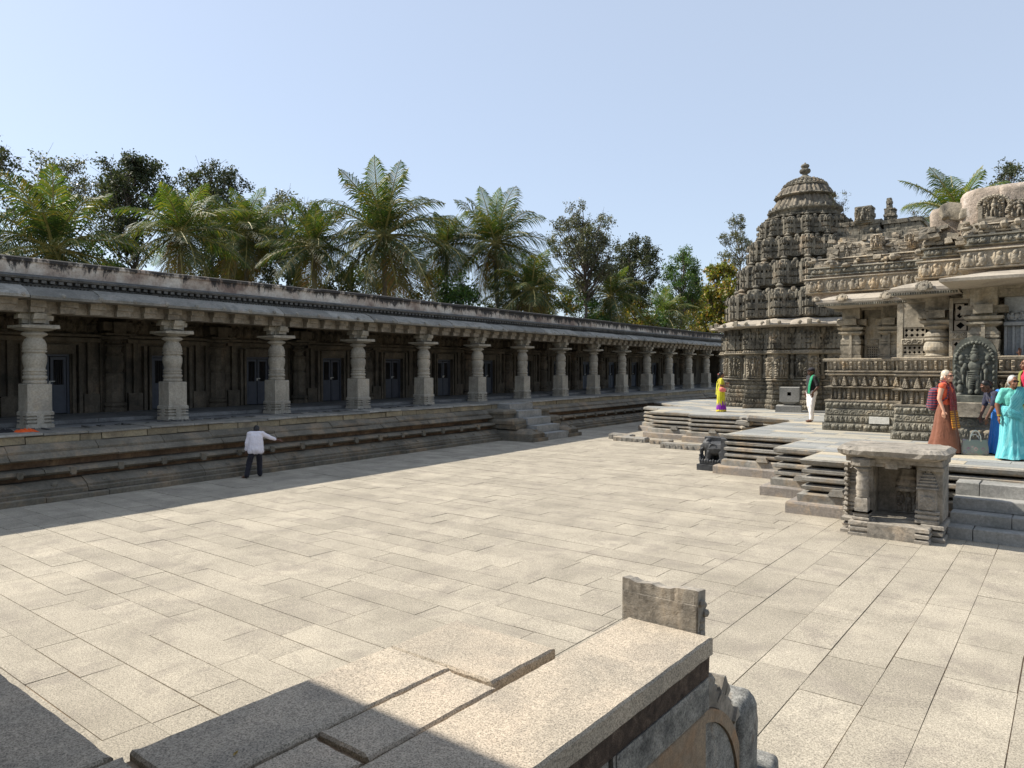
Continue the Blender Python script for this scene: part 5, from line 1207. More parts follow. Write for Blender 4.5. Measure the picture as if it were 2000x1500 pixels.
def leafy(name, px, D, ztop, zbot, rx, mat, label, n=46, leaf=.15, per=150, seed=1, cat='tree', group='broadleaf trees behind the temple yard', trunk=.16, clr=.75, xy=None, upw=.0):
    if D > 1: n = int(n * 1.7); per = int(per * 1.25); leaf *= 1.12
    rr = random.Random(seed); x, y = xy or bearing(px, D); t = empty(name, (x, y, 0)); tag(t, label, cat, group)
    zc, rz = (ztop + zbot) / 2, (ztop - zbot) / 2; b = MB()
    P = [(rr.uniform(-.12, .12) * k, rr.uniform(-.12, .12) * k, (zc + rz * .55) * k / 6 - .1) for k in range(7)]
    b.tube(P, [trunk * (1.1 - .85 * k / 6) for k in range(7)], 7)
    cen = []
    for k in range(n):
        for _ in range(30):
            v = Vector((rr.uniform(-1, 1), rr.uniform(-1, 1), rr.uniform(-1, 1)))
            if .25 < v.length < 1: break
        sh = 1 - .35 * max(0, v.z) ** 2 + .12 * math.sin(3 * math.atan2(v.y, v.x) + seed)
        c = Vector((v.x * rx * sh, v.y * rx * sh, zc + v.z * rz)); cen.append(c)
        zb = max(zbot * .55, c.z - .55 * (abs(v.x) + abs(v.y)) * rx - rz * .25); f = min(1, max(0, zb / (zc + rz * .55))); i0 = min(5, int(f * 6))
        base = Vector(P[i0]).lerp(Vector(P[i0 + 1]), f * 6 - i0); mid = base.lerp(c, .55) + Vector((rr.uniform(-.2, .2), rr.uniform(-.2, .2), -.12 * (c - base).length))
        b.tube([base, mid, c, c + (c - mid) * .25], [trunk * .34, trunk * .2, trunk * .1, .012], 5, cap=False)
        for q in range(3):
            e = c + Vector((rr.gauss(0, 1), rr.gauss(0, 1), rr.gauss(0, .7))) * clr * .7; b.tube([mid.lerp(c, .6), e], [trunk * .08, .008], 4, cap=False)
    b.build('trunk', M['bark'], t, True)
    rs = np.random.RandomState(seed); N = n * per; C0 = np.repeat(np.array([tuple(c) for c in cen]), per, 0)
    sub = rs.randn(n * 9, 3) * clr * .42 * np.array([1, 1, .75]); idx = np.repeat(np.arange(n) * 9, per) + rs.randint(0, 9, N)
    P0 = C0 + sub[idx] + rs.randn(N, 3) * clr * .19
    d = rs.randn(N, 3) + np.array([0, 0, -.35 + upw]); d /= np.linalg.norm(d, axis=1)[:, None]; w = np.cross(d, rs.randn(N, 3)); w /= np.linalg.norm(w, axis=1)[:, None]
    s = (leaf * rs.uniform(.6, 1.3, N))[:, None]
    V = np.stack([P0, P0 + d * s * .5 + w * s * .26, P0 + d * s, P0 + d * s * .5 - w * s * .26], 1).reshape(-1, 3)
    me = bpy.data.meshes.new('crown'); me.vertices.add(4 * N); me.vertices.foreach_set('co', V.ravel()); me.loops.add(4 * N); me.loops.foreach_set('vertex_index', np.arange(4 * N))
    me.polygons.add(N); me.polygons.foreach_set('loop_start', np.arange(N) * 4); me.polygons.foreach_set('loop_total', np.full(N, 4)); me.materials.append(M[mat]); me.update()
    o = bpy.data.objects.new('crown', me); COL.objects.link(o); o.parent = t
    return t
def zt(py, D): return 2.8 + (719 - py) / 1407 * D
leafy('leafy_tree', -50, 36, zt(215, 36), zt(420, 36), 1.9, 'leaf_dark', 'tall sparse tree whose twigs enter at the upper left edge', 30, .17, 70, 3)
leafy('leafy_tree', 118, 48, zt(300, 48), zt(520, 48), 3.1, 'leaf_grey', 'pale twiggy tree behind the bright green far left palm', 40, .17, 75, 4)
leafy('leafy_tree', 262, 46, zt(298, 46), zt(505, 46), 2.5, 'leaf_dark', 'dark dense tree standing between the two left palms', 46, .17, 170, 5)
leafy('leafy_tree', 412, 50, zt(312, 50), zt(480, 50), 2.6, 'leaf_dark', 'dark tree with split crown behind the second palm', 36, .17, 150, 6)
leafy('leafy_tree', 470, 54, zt(400, 54), zt(560, 54), 2.3, 'leaf_dark', 'low dark tree mass behind the dark palm', 36, .18, 150, 16)
leafy('leafy_tree', 572, 52, zt(370, 52), zt(520, 52), 2.2, 'leaf_grey', 'greyish tree left of the ragged palm', 32, .17, 120, 7)
leafy('leafy_tree', 1140, 56, zt(392, 56), zt(570, 56), 2.5, 'leaf_grey', 'tall slender greyish tree with bare lower trunk, centre right', 60, .14, 140, 8, trunk=.17, clr=.6)
leafy('leafy_tree', 1238, 62, zt(455, 62), zt(610, 62), 2.3, 'leaf_dark', 'dark rounded tree right of the tall slender tree', 46, .16, 170, 9, clr=.65)
leafy('leafy_tree', 1330, 72, zt(482, 72), zt(620, 72), 2.4, 'leaf_green', 'fresh green tree between the dark rounded tree and the tower', 40, .17, 130, 10, clr=.65)
leafy('leafy_tree', 1405, 80, zt(515, 80), zt(665, 80), 3.9, 'leaf_teak', 'yellow-green large-leaved tree beside the temple tower', 80, .34, 90, 11, clr=.6)
leafy('leafy_tree', 1442, 90, zt(418, 90), zt(560, 90), 2.6, 'leaf_grey', 'slim grey-green tree top just left of the tower', 30, .17, 110, 12, clr=.6)
leafy('leafy_tree', 1962, 60, zt(322, 60), zt(480, 60), 2.6, 'leaf_dark', 'dark sparse tree top behind the hall at the upper right', 34, .19, 100, 13)
bush = [(20, 44, 540, 2.6, 'leaf_dark'), (205, 44, 490, 2.6, 'leaf_green'), (560, 46, 500, 3.0, 'leaf_dark'), (700, 48, 490, 3.2, 'leaf_dark'), (905, 44, 535, 2.2, 'leaf_green'), (830, 52, 500, 3.0, 'leaf_dark'),
        (1065, 56, 535, 2.8, 'leaf_teak'), (1130, 58, 555, 3.0, 'leaf_green'), (1225, 62, 575, 3.0, 'leaf_teak'), (1275, 66, 580, 3.2, 'leaf_green'), (1345, 74, 580, 3.8, 'leaf_teak'), (430, 50, 470, 3.0, 'leaf_dark'), (1385, 84, 560, 4.0, 'leaf_green'), (1010, 56, 540, 3.0, 'leaf_dark')]
BL = ['dark low bush behind the left end of the cloister roof', 'green bush between the two left palms', 'dark undergrowth left of the ragged palm', 'dark undergrowth under the tallest palm', 'bright green bush behind the slim leaning palm trunk', 'dark undergrowth right of the tallest palm',
      'yellow-tinged bush left of the tall slender tree', 'green bush at the foot of the tall slender tree', 'yellow-tinged bush beneath the dark rounded tree', 'green bush right of the small coconut palm', 'yellow-tinged bush under the fresh green tree', 'dark undergrowth beneath the dark palm', 'green bush behind the yellow-green tree', 'dark undergrowth behind the low coconut palm']
for i, (px, D, py, rx, mt) in enumerate(bush):
    leafy('bush', px, D, zt(py, D), 1.2, rx, mt, BL[i], 44, .2, 110, 40 + i, 'bush', 'bushes behind the cloister', .08)
# small plant rooted on the tower
leafy('rooted_plant', 0, 0, 1.3, .3, .45, 'leaf_grey', 'sparse dry sapling rooted on the tower beside the dome', 14, .07, 16, 70, 'plant', None, .015, .16, (TX + 1.6, TY - .5)).location.z = 9.3
leafy('rooted_plant', 0, 0, .8, .1, .4, 'leaf_grey', 'small leafy plant growing on the broken stones right of the tower', 12, .07, 18, 71, 'plant', None, .012, .16, (TX + 4.7, TY - .6)).location.z = 8.6

# ================================================================ PEOPLE
tex = bpy.data.textures.new('folds', 'CLOUDS'); tex.noise_scale = .09; tex.noise_depth = 1
def remesh(o, vox, smooth=2, disp=0.0):
    md = o.modifiers.new('r', 'REMESH'); md.mode = 'VOXEL'; md.voxel_size = vox; md.use_smooth_shade = True
    if smooth: s = o.modifiers.new('s', 'SMOOTH'); s.iterations = smooth; s.factor = .5
    if disp: d = o.modifiers.new('d', 'DISPLACE'); d.texture = tex; d.strength = disp; d.mid_level = .5
    return o
BASE = dict(head=(0.02, 0, 1.53), neck=(0, 0, 1.38), chest=(0, 0, 1.22), waist=(0, 0, 1.04), pelvis=(0, 0, .92),
            shl=(0, .165, 1.345), shr=(0, -.165, 1.345), ell=(-.02, .22, 1.08), elr=(-.02, -.22, 1.08), wrl=(.04, .22, .84), wrr=(.04, -.22, .84),
            hil=(0, .085, .90), hir=(0, -.085, .90), knl=(.02, .095, .49), knr=(.02, -.095, .49), anl=(-.01, .10, .075), anr=(-.01, -.10, .075))
def person(loc, rz, H, label, skin, hair, J={}, look=(1, 0, 0), fat=1.0, hl=(0, 0, -1), hr=(0, 0, -1), curl=.35, bun=False, grey=False, group=None, hairlen=0, footdir=None):
    t = empty('person', loc, rz); t.scale = (H / 1.65,) * 3; tag(t, label, 'person', group)
    j = {k: Vector(J.get(k, v)) for k, v in BASE.items()}; b = MB(); f = fat
    lk = Vector(look).normalized(); side = Vector((0, 0, 1)).cross(lk).normalized(); up = lk.cross(side)
    def hp(a, s, u): return j['head'] + lk * a + side * s + up * u
    rotm = Matrix((lk, side, up)).transposed()
    def eb(c, r): b.ball(c, r, rot=rotm, seg=14, rings=10)
    eb(hp(-.012, 0, .02), (.095, .075, .105)); eb(hp(.03, 0, -.045), (.062, .055, .07)); eb(hp(.075, 0, -.085), (.022, .025, .018))
    b.capsule(hp(.088, 0, .015), hp(.107, 0, -.025), .010, .016); eb(hp(.088, 0, -.058), (.014, .026, .010)); eb(hp(.078, 0, .045), (.018, .05, .012))
    for s in (-1, 1): eb(hp(-.005, s * .077, -.01), (.020, .010, .032)); eb(hp(.06, s * .035, -.035), (.025, .022, .022))
    b.capsule(j['neck'] - (j['head'] - j['neck']) * .15, hp(-.015, 0, -.06), .052 * f, .048)
    T = [(j['chest'], (.10 * f, .155, .14)), (j['waist'], (.095 * f, .125 * f, .12)), (j['pelvis'], (.115 * f, .15 * f, .12))]
    for c, r in T: b.ball(c, r, seg=14, rings=10)
    b.capsule(j['shl'], j['shr'], .062, .062); b.capsule(j['chest'], j['neck'], .09, .06)
    for s in 'lr':
        b.capsule(j['sh' + s], j['el' + s], .052 * f, .040 * f); b.capsule(j['el' + s], j['wr' + s], .040 * f, .027)
        b.capsule(j['hi' + s], j['kn' + s], .085 * f, .055); b.capsule(j['kn' + s], j['an' + s], .052, .036)
        a = j['an' + s]; fd = Vector((footdir or {}).get(s, (1, 0, 0))); b.capsule(a + Vector((0, 0, -.03)), a + fd * .11 + Vector((0, 0, -.045)), .038, .03); b.capsule(a + fd * .10 + Vector((0, 0, -.05)), a + fd * .17 + Vector((0, 0, -.055)), .03, .02)
        hd = Vector(hl if s == 'l' else hr).normalized(); w = j['wr' + s]; out = Vector((0, 1 if s == 'l' else -1, 0)); fwd = Vector((1, 0, 0)) if abs(hd.x) < .9 else Vector((0, 0, 1))
        pn = (out - hd * out.dot(hd)).normalized(); fw = hd.cross(pn).normalized(); fw = fw if fw.dot(fwd) > 0 else -fw
        b.capsule(w, w + hd * .075 + fw * .016, .024, .022); b.capsule(w + hd * .01, w + hd * .075 - fw * .016, .022, .021)
        for q, (o_, L_) in enumerate(((.028, .070), (.010, .078), (-.009, .072), (-.027, .056))):
            p0 = w + hd * .082 + fw * o_; p1 = p0 + (hd - pn * curl * .5).normalized() * L_ * .5; p2 = p1 + (hd - pn * curl * 1.6).normalized() * L_ * .5
            b.capsule(p0, p1, .0095, .009, seg=6); b.capsule(p1, p2, .009, .0075, seg=6)
        p0 = w + hd * .025 + fw * .024; p1 = p0 + (hd * .6 + fw * .8).normalized() * .04; b.capsule(p0, p1, .011, .010, seg=6); b.capsule(p1, p1 + (hd + fw * .2).normalized() * .03, .010, .008, seg=6)
    o = remesh(b.build('body', skin, t, True), .0085, 1)
    e = MB()
    for s in (-1, 1): e.ball(hp(.079, s * .031, .018), (.009, .013, .008), rot=rotm, seg=8, rings=6)
    e.build('eyes', M['hair'], t, True)
    e = MB(); e.ball(hp(.096, 0, -.056), (.006, .022, .006), rot=rotm, seg=8, rings=5); e.build('lips', M['lip'], t, True)
    h = MB(); h.ball(hp(-.028, 0, .042), (.095, .084, .098), rot=rotm, seg=16, rings=10); h.ball(hp(-.06, 0, -.01), (.062, .076, .085), rot=rotm, seg=12, rings=8)
    if bun: h.ball(hp(-.125, 0, -.01), .045, seg=10, rings=7)
    if hairlen:
        for s in (-1, 0, 1): h.capsule(hp(-.07, s * .05, -.03), hp(-.075, s * .05, -.03 - hairlen), .045, .03)
    remesh(h.build('hair', hair, t, True), .012, 1, .012)
    t_ = t; return t_, j, hp, rotm
def garment(name, caps, mat, t, vox=.014, disp=.02, sm=3, balls=()):
    b = MB()
    for c in caps: b.capsule(*c)
    for c, r in balls: b.ball(c, r, seg=14, rings=10)
    return remesh(b.build(name, mat, t, True), vox, sm, disp)
def skirt(name, mat, t, rings, npl=14, amp=.012, seed=0, c=(0, 0)):
    b = MB(); seg = 72; vs = []; n = len(rings)
    for i, (z, rx, ry, ox) in enumerate(rings):
        k_ = i / (n - 1)
        for q in range(seg):
            a = 2 * math.pi * q / seg; m_ = amp * k_ * (math.sin(a * npl + 1.3 * math.sin(3 * a + seed)) + .6 * math.sin(a * (npl // 2 + 3) + 2 + z * 6)) + .01 * mnoise.noise(Vector((3 * math.cos(a), 3 * math.sin(a), z * 5 + seed)))
            vs.append((c[0] + ox + (rx + m_) * math.cos(a), c[1] + (ry + m_) * math.sin(a), z + .008 * math.sin(a * 5 + seed) * (i == n - 1)))
    b.add(vs, [(i * seg + q, (i + 1) * seg + q, (i + 1) * seg + (q + 1) % seg, i * seg + (q + 1) % seg) for i in range(n - 1) for q in range(seg)])
    return b.build(name, mat, t, True)
def drape(name, mat, t, pts, w, n=30, folds=5, amp=.010, th=.006):
    # pts: (position, width direction, half width, outward)
    P = [Vector(p[0]) for p in pts]; Wd = [Vector(p[1]).normalized() for p in pts]; Hw = [p[2] for p in pts]; O = [Vector(p[3]).normalized() for p in pts]
    m_ = len(P) - 1; vs = []; cw = 12
    for i in range(n + 1):
        s = i / n * m_; k = min(int(s), m_ - 1); f = s - k; f2 = f * f * (3 - 2 * f)
        def cr(A, q):
            a0, a1, a2, a3 = A[max(k - 1, 0)], A[k], A[k + 1], A[min(k + 2, m_)]
            return .5 * ((2 * a1) + (a2 - a0) * f + (2 * a0 - 5 * a1 + 4 * a2 - a3) * f * f + (3 * a1 - a0 - 3 * a2 + a3) * f ** 3)
        p = cr(P, 0); wd = Wd[k].lerp(Wd[k + 1], f2).normalized(); hw = Hw[k] + (Hw[k + 1] - Hw[k]) * f2; o_ = O[k].lerp(O[k + 1], f2).normalized()
        for q in range(cw + 1):
            u = q / cw * 2 - 1; vs.append(tuple(p + wd * u * hw + o_ * (amp * math.sin(u * folds * 3.1 + i * .12) - .02 * u * u)))
    b = MB(); b.add(vs, [(i * (cw + 1) + q, (i + 1) * (cw + 1) + q, (i + 1) * (cw + 1) + q + 1, i * (cw + 1) + q + 1) for i in range(n) for q in range(cw)])
    o = b.build(name, mat, t, True); md = o.modifiers.new('t', 'SOLIDIFY'); md.thickness = th; return o
def cloth(name, c, var=.12, rough=.75, stripe=None):
    m, nt, b = nodes(name); tc = nt.nodes.new('ShaderNodeTexCoord'); n = noise(nt, tc.outputs['Object'], 9, 4, .6)
    colr = mix(nt, 1.0, c, ramp(nt, n, [(.3, 1 - var), (.7, 1 + var)]), 'MULTIPLY')
    if stripe:
        w = nt.nodes.new('ShaderNodeTexWave'); w.inputs['Scale'].default_value = stripe[1]; w.bands_direction = stripe[2]; nt.links.new(tc.outputs['Object'], w.inputs[0])
        colr = mix(nt, ramp(nt, w.outputs['Fac'], [(.55, 0), (.75, .8)]), colr, stripe[0])
    nt.links.new(colr, b.inputs['Base Color']); b.inputs['Roughness'].default_value = rough; b.inputs['Specular IOR Level'].default_value = .3
    b.inputs['Sheen Weight'].default_value = .15
    bp = nt.nodes.new('ShaderNodeBump'); bp.inputs['Strength'].default_value = .9; bp.inputs['Distance'].default_value = .03
    nt.links.new(noise(nt, tc.outputs['Object'], 7, 5, .65, .8, (1.6, 1.6, .55)), bp.inputs['Height']); nt.links.new(bp.outputs[0], b.inputs['Normal']); return m
M['lip'] = plain('lips', (.22, .07, .06), .5)
M['c_shirt'] = cloth('pale_striped_shirt', (.80, .78, .79), .06, stripe=((.58, .48, .58), 14, 'Y'))
M['c_black'] = cloth('black_trousers', (.012, .011, .018)); M['c_tee'] = cloth('black_tshirt', (.014, .014, .016)); M['c_white'] = cloth('white_trousers', (.80, .76, .74), .05)
M['c_green'] = cloth('green_scarf', (.01, .26, .12)); M['c_lime'] = cloth('lime_sari', (.50, .46, .02), .2); M['c_purple'] = cloth('purple_pleats', (.20, .01, .30), .2)
M['c_gold'] = cloth('gold_border', (.62, .48, .03)); M['c_brown'] = cloth('rust_brown_skirt', (.19, .07, .038), .12); M['c_orange'] = cloth('orange_top', (.75, .12, .05)); M['c_scarf'] = cloth('maroon_scarf', (.20, .02, .035), .35, stripe=((.30, .05, .02), 9, 'Z'))
M['c_scarf2'] = cloth('amber_scarf_end', (.65, .26, .02), .3, stripe=((.12, .01, .02), 7, 'Z')); M['c_aqua'] = cloth('aqua_sari', (.10, .43, .46), .14, stripe=((.20, .56, .57), 5, 'X')); M['c_mint'] = cloth('mint_blouse', (.14, .50, .42), .06)
M['c_navy'] = cloth('navy_blouse', (.02, .022, .05)); M['c_blue'] = cloth('blue_sari', (.02, .16, .52), .15); M['c_pink'] = cloth('crimson_blouse', (.55, .015, .06)); M['c_olive'] = cloth('olive_sari', (.20, .20, .04), .2)
M['c_pack'] = cloth('dark_backpack', (.035, .03, .07), .2, stripe=((.30, .04, .04), 6, 'Z')); M['c_bagpink'] = cloth('salmon_bag', (.70, .18, .15)); M['glass'] = plain('dark_glass', (.01, .01, .012), .15)
def torso(j, f=1.0, e=.015, hem=None, hemr=.15, sleeve=.6, sr=.06, sides='lr'):
    c = []
    caps = [(j['shl'], j['shr'], .062 + e, .062 + e), (j['chest'] + Vector((0, .05, .02)), j['waist'] + Vector((0, .03, 0)), .11 * f + e, .10 * f + e), (j['chest'] + Vector((0, -.05, .02)), j['waist'] + Vector((0, -.03, 0)), .11 * f + e, .10 * f + e), (j['chest'], j['neck'] - Vector((0, 0, .03)), .1, .065)]
    for s in sides: caps.append((j['sh' + s], j['sh' + s].lerp(j['el' + s], sleeve), sr + e * .5, sr))
    if hem is not None: caps += [(j['waist'] + Vector((0, y, 0)), hem + Vector((0, y, 0)), .10 * f + e, .105 * f + e) for y in (-.05, .05)]
    return caps
V = Vector
# 1 man in striped shirt by the cloister, seen from behind
J = dict(head=(.20, -.01, 1.345), neck=(.10, 0, 1.28), chest=(.06, 0, 1.13), waist=(.0, 0, .98), pelvis=(-.02, 0, .87), shl=(.08, .17, 1.24), shr=(.08, -.17, 1.24), ell=(.02, .24, .98), wrl=(.05, .27, .76), elr=(.16, -.42, 1.10), wrr=(.30, -.62, 1.02),
         hil=(-.02, .09, .85), hir=(-.02, -.09, .85), knl=(-.02, .17, .46), knr=(.08, -.09, .47), anl=(-.16, .24, .08), anr=(.08, -.10, .08))
t, j, hp, rm = person((-16.54, 10.49, 0), rad(90 + 57.6 - 4), 1.47, 'stooping man in pale striped shirt and black trousers reaching to the cloister plinth', M['skin_dark'], M['hair'], J, look=(.8, 0, -.6), hr=(.6, -.8, -.3), fat=.92, footdir={'l': (.6, .8, 0), 'r': (1, -.2, 0)})
caps = torso(j, .95, .024, V((-.03, 0, .80)), sleeve=1.0, sr=.062) + [(V((.03, y, 1.15)), V((-.03, y * 1.15, .76)), .085, .105) for y in (-.11, -.04, .04, .11)] + [(j['ell'], j['ell'].lerp(j['wrl'], .85), .056, .048), (j['elr'], j['elr'].lerp(j['wrr'], .45), .056, .052)]
garment('shirt', caps, M['c_shirt'], t)
garment('trousers', [(j['hi' + s] - V((0, 0, .08)), j['kn' + s], .095, .085) for s in 'lr'] + [(j['kn' + s], j['an' + s] + V((0, 0, .0)), .085, .075) for s in 'lr'] + [(j['hil'] - V((0, 0, .08)), j['hir'] - V((0, 0, .08)), .10, .10)], M['c_black'], t)
# 2 woman in lime sari
J = dict(ell=(.02, .24, 1.08), elr=(-.04, -.23, 1.10), wrr=(.16, -.20, 1.08), wrl=(.20, .12, 1.16))
t, j, hp, rm = person((-11.2, 27.98, PZ), rad(30), 1.58, 'woman in lime green sari with purple pleats, by the temple tower', M['skin'], M['hair'], J, fat=1.08, hl=(1, -.3, .2), hr=(1, .2, 0), bun=True)
garment('blouse', torso(j, 1.0, .008, sleeve=.75, sr=.058), M['c_lime'], t)
skirt('sari', M['c_lime'], t, [(1.06, .12, .155, 0), (.95, .145, .175, 0), (.85, .16, .185, 0), (.6, .165, .19, 0), (.42, .17, .19, .0), (.28, .175, .195, 0)], 12, .01)
skirt('purple_pleat_panel', M['c_purple'], t, [(.46, .158, .18, .01), (.3, .18, .2, .01), (.16, .20, .215, .01), (.09, .205, .22, .01)], 14, .012)
skirt('gold_hem', M['c_gold'], t, [(.10, .20, .215, .01), (.05, .205, .22, .01), (.015, .208, .222, .01)], 14, .012)
drape('sari_end', M['c_lime'], t, [((.12, -.10, 1.0), (0, .3, 1), .09, (1, 0, 0)), ((.14, .02, 1.16), (0, -.6, 1), .08, (1, 0, 0)), ((.07, .13, 1.36), (0, -1, .5), .06, (1, 0, 1)), ((-.10, .14, 1.34), (0, -1, .3), .06, (-1, 0, 1)), ((-.16, .10, 1.1), (0, 1, 0), .07, (-1, 0, 0)), ((-.19, .08, .7), (0, 1, 0), .09, (-1, 0, 0))], .1)
b = MB();
for k in range(7): b.ball(hp(-.13 + .01 * (k % 2), .05 - k * .016, .03 + .02 * math.cos(k)), .017, seg=7, rings=5)
b.build('flowers', M['c_bagpink'], t, True)
b = MB(); b.capsule((-.02, -.25, .90), (.08, -.25, .88), .10, .085); b.tube([(-.05, -.22, .95), (-.10, -.10, 1.2), (-.02, .06, 1.44), (.10, -.05, 1.2), (.06, -.24, .95)], .010, 5)
o = remesh(b.build('shoulder_bag', M['c_bagpink'], None, True), .01, 1); tag(o, 'small salmon pink shoulder bag hanging on the woman in lime sari', 'bag'); o.location = (-11.2, 27.98, PZ); o.rotation_euler = (0, 0, rad(30))
# 3 man with cap
J = dict(ell=(-.06, .25, 1.08), elr=(-.06, -.24, 1.09), wrr=(.08, -.19, .90), wrl=(.08, .19, .90), anl=(.07, .12, .075), anr=(-.08, -.10, .075), knl=(.06, .11, .49), knr=(0, -.1, .49))
t, j, hp, rm = person((-6.74, 24.46, PZ), rad(38 + 180 + 8), 1.76, 'man in black t-shirt, white trousers and cap with a green scarf, standing on the platform', M['skin_dark'], M['hair'], J, fat=1.12, footdir={'l': (1, .2, 0), 'r': (.9, -.4, 0)})
garment('tshirt', torso(j, 1.12, .018, V((0, 0, .92)), sleeve=.8, sr=.07), M['c_tee'], t)
garment('trousers', [(j['hi' + s], j['kn' + s], .115, .085) for s in 'lr'] + [(j['kn' + s], j['an' + s] + V((0, 0, .03)), .08, .062) for s in 'lr'] + [(j['hil'], j['hir'], .125, .125)], M['c_white'], t)
b = MB(); b.ball(hp(-.02, 0, .06), (.105, .09, .075), rot=rm, seg=14, rings=8); b.ball(hp(.09, 0, .055), (.06, .065, .010), rot=rm, seg=12, rings=6); b.build('cap', M['c_black'], t, True)
drape('scarf', M['c_green'], t, [((.17, .11, .86), (0, 1, 0), .05, (1, 0, 0)), ((.16, .12, 1.1), (0, 1, 0), .055, (1, 0, 0)), ((.10, .13, 1.34), (0, 1, -.3), .05, (1, 0, .5)), ((-.02, .11, 1.43), (.3, 1, -.3), .05, (0, 0, 1)), ((-.13, .12, 1.3), (0, 1, 0), .05, (-1, 0, 0)), ((-.16, .12, 1.1), (0, 1, 0), .05, (-1, 0, 0))], .1)
# 4 tourist with brown skirt
J = dict(ell=(.0, .21, 1.09), elr=(-.03, -.215, 1.09), wrr=(.05, -.21, .86), wrl=(.1, .18, .88), anl=(.12, .09, .075), anr=(-.14, -.09, .075), head=(.03, 0, 1.53))
t, j, hp, rm = person((-2.09, 17.15, PZ), rad(-14), 1.70, 'pale tourist woman with sunglasses, maroon scarf and long brown skirt', M['skin_pale'], M['hair_blond'], J, look=(1, -.12, 0), fat=1.05, hairlen=.05)
garment('top', torso(j, 1.05, .010, V((.01, 0, .80)), sleeve=.02, sr=.045), M['c_orange'], t)
skirt('long_skirt', M['c_brown'], t, [(.98, .13, .16, 0), (.85, .165, .19, 0), (.6, .20, .22, 0), (.35, .25, .25, .0), (.15, .30, .28, -.02), (.04, .32, .29, -.02)], 7, .014)
for s, L_, a in ((-1, .50, 'a'), (1, .62, 'b')):
    drape('scarf', M['c_scarf'], t, [((-.06, s * .05, 1.45), (0, 1, 0), .06, (-1, 0, .5)), ((.0, s * .10, 1.44), (1, s * .5, 0), .06, (0, s, .6)), ((.11, s * .085, 1.3), (0, 1, 0), .06, (1, 0, 0)), ((.155, s * .085, 1.1), (0, 1, 0), .065, (1, 0, 0)), ((.17, s * .09, .85), (0, 1, 0), .07, (1, 0, 0))], .1)
    drape('scarf_end', M['c_scarf2'], t, [((.17, s * .09, .86), (0, 1, 0), .07, (1, 0, 0)), ((.20, s * .095, .66), (0, 1, 0), .075, (1, 0, 0)), ((.23, s * .10, .50), (0, 1, 0), .075, (1, 0, 0))], .1, n=12)
b = MB(); b.ball(hp(.088, .032, .016), (.010, .026, .018), rot=rm, seg=10, rings=6); b.ball(hp(.088, -.032, .016), (.010, .026, .018), rot=rm, seg=10, rings=6)
for s in (-1, 1): b.tube([hp(.085, s * .055, .018), hp(.0, s * .082, .018)], .004, 4)
b.build('sunglasses', M['glass'], t, True)
b = MB(); b.capsule((-.22, 0, .95), (-.20, 0, 1.22), .12, .10); b.capsule((-.20, .06, .95), (-.19, .06, 1.2), .11, .1); b.capsule((-.20, -.06, .95), (-.19, -.06, 1.2), .11, .1); b.capsule((-.30, 0, .93), (-.29, 0, 1.06), .06, .05)
for s in (-1, 1): b.tube([(-.12, s * .12, 1.32), (-.02, s * .13, 1.43), (.10, s * .13, 1.32), (.10, s * .16, 1.12), (-.08, s * .16, .98)], .018, 6)
o = remesh(b.build('backpack', M['c_pack'], None, True), .012, 1, .01); o.location = (-2.09, 17.15, PZ); o.rotation_euler = (0, 0, rad(-14)); o.scale = (1.03,) * 3; tag(o, 'dark blue and red backpack worn by the tourist in brown skirt', 'backpack')
# 5 woman in aqua sari
J = dict(elr=(-.02, -.26, 1.07), wrr=(.05, -.25, .85), ell=(-.02, .25, 1.07), wrl=(.08, .22, .88))
t, j, hp, rm = person((-.93, 16.72, PZ), rad(-66), 1.60, 'grey-haired woman in aqua sari and mint blouse at the top of the steps', M['skin'], M['hair_grey'], J, fat=1.2, look=(1, .15, 0), bun=True)
garment('blouse', torso(j, 1.12, .010, sleeve=.72, sr=.068), M['c_mint'], t)
skirt('sari', M['c_aqua'], t, [(1.06, .135, .17, 0), (.95, .165, .195, 0), (.85, .175, .20, 0), (.6, .18, .205, .0), (.35, .20, .22, .01), (.15, .235, .25, .02), (.03, .26, .275, .03)], 11, .014)
drape('sari_end', M['c_aqua'], t, [((.15, -.17, .96), (0, .5, 1), .13, (1, -.3, 0)), ((.175, -.02, 1.12), (0, -.5, 1), .14, (1, 0, 0)), ((.13, .10, 1.30), (0, -.8, .7), .11, (1, 0, .5)), ((.0, .15, 1.44), (.2, -1, .2), .08, (0, 0, 1)), ((-.15, .14, 1.28), (0, -1, 0), .09, (-1, 0, 0)), ((-.18, .14, .9), (0, -1, 0), .11, (-1, 0, 0))], .1, amp=.012, folds=6)
drape('waist_fold', M['c_aqua'], t, [((-.16, -.12, 1.0), (0, 0, 1), .08, (-1, -1, 0)), ((.0, -.215, .98), (0, 0, 1), .09, (0, -1, 0)), ((.16, -.14, .95), (0, 0, 1), .10, (1, -.5, 0)), ((.20, .05, .86), (0, 0, 1), .09, (1, 0, 0)), ((.10, .20, .80), (0, 0, 1), .08, (.5, 1, 0))], .1)
b = MB(); b.tube([hp(.095, .05, .02), hp(.10, .012, .018), hp(.10, -.012, .018), hp(.095, -.05, .02)], .004, 4)
for s in (-1, 1): b.ball(hp(.096, s * .032, .012), (.004, .024, .019), rot=rm, seg=10, rings=6)
b.build('glasses', M['glass'], t, True)
b = MB(); w = j['wrr'] - V((0, 0, -.02)); b.lathe([(.033, 0), (.036, .006), (.033, .012)], 14, w.x, w.y, T=Matrix.Translation((0, 0, w.z))); b.build('bangle', M['c_gold'], t, True)
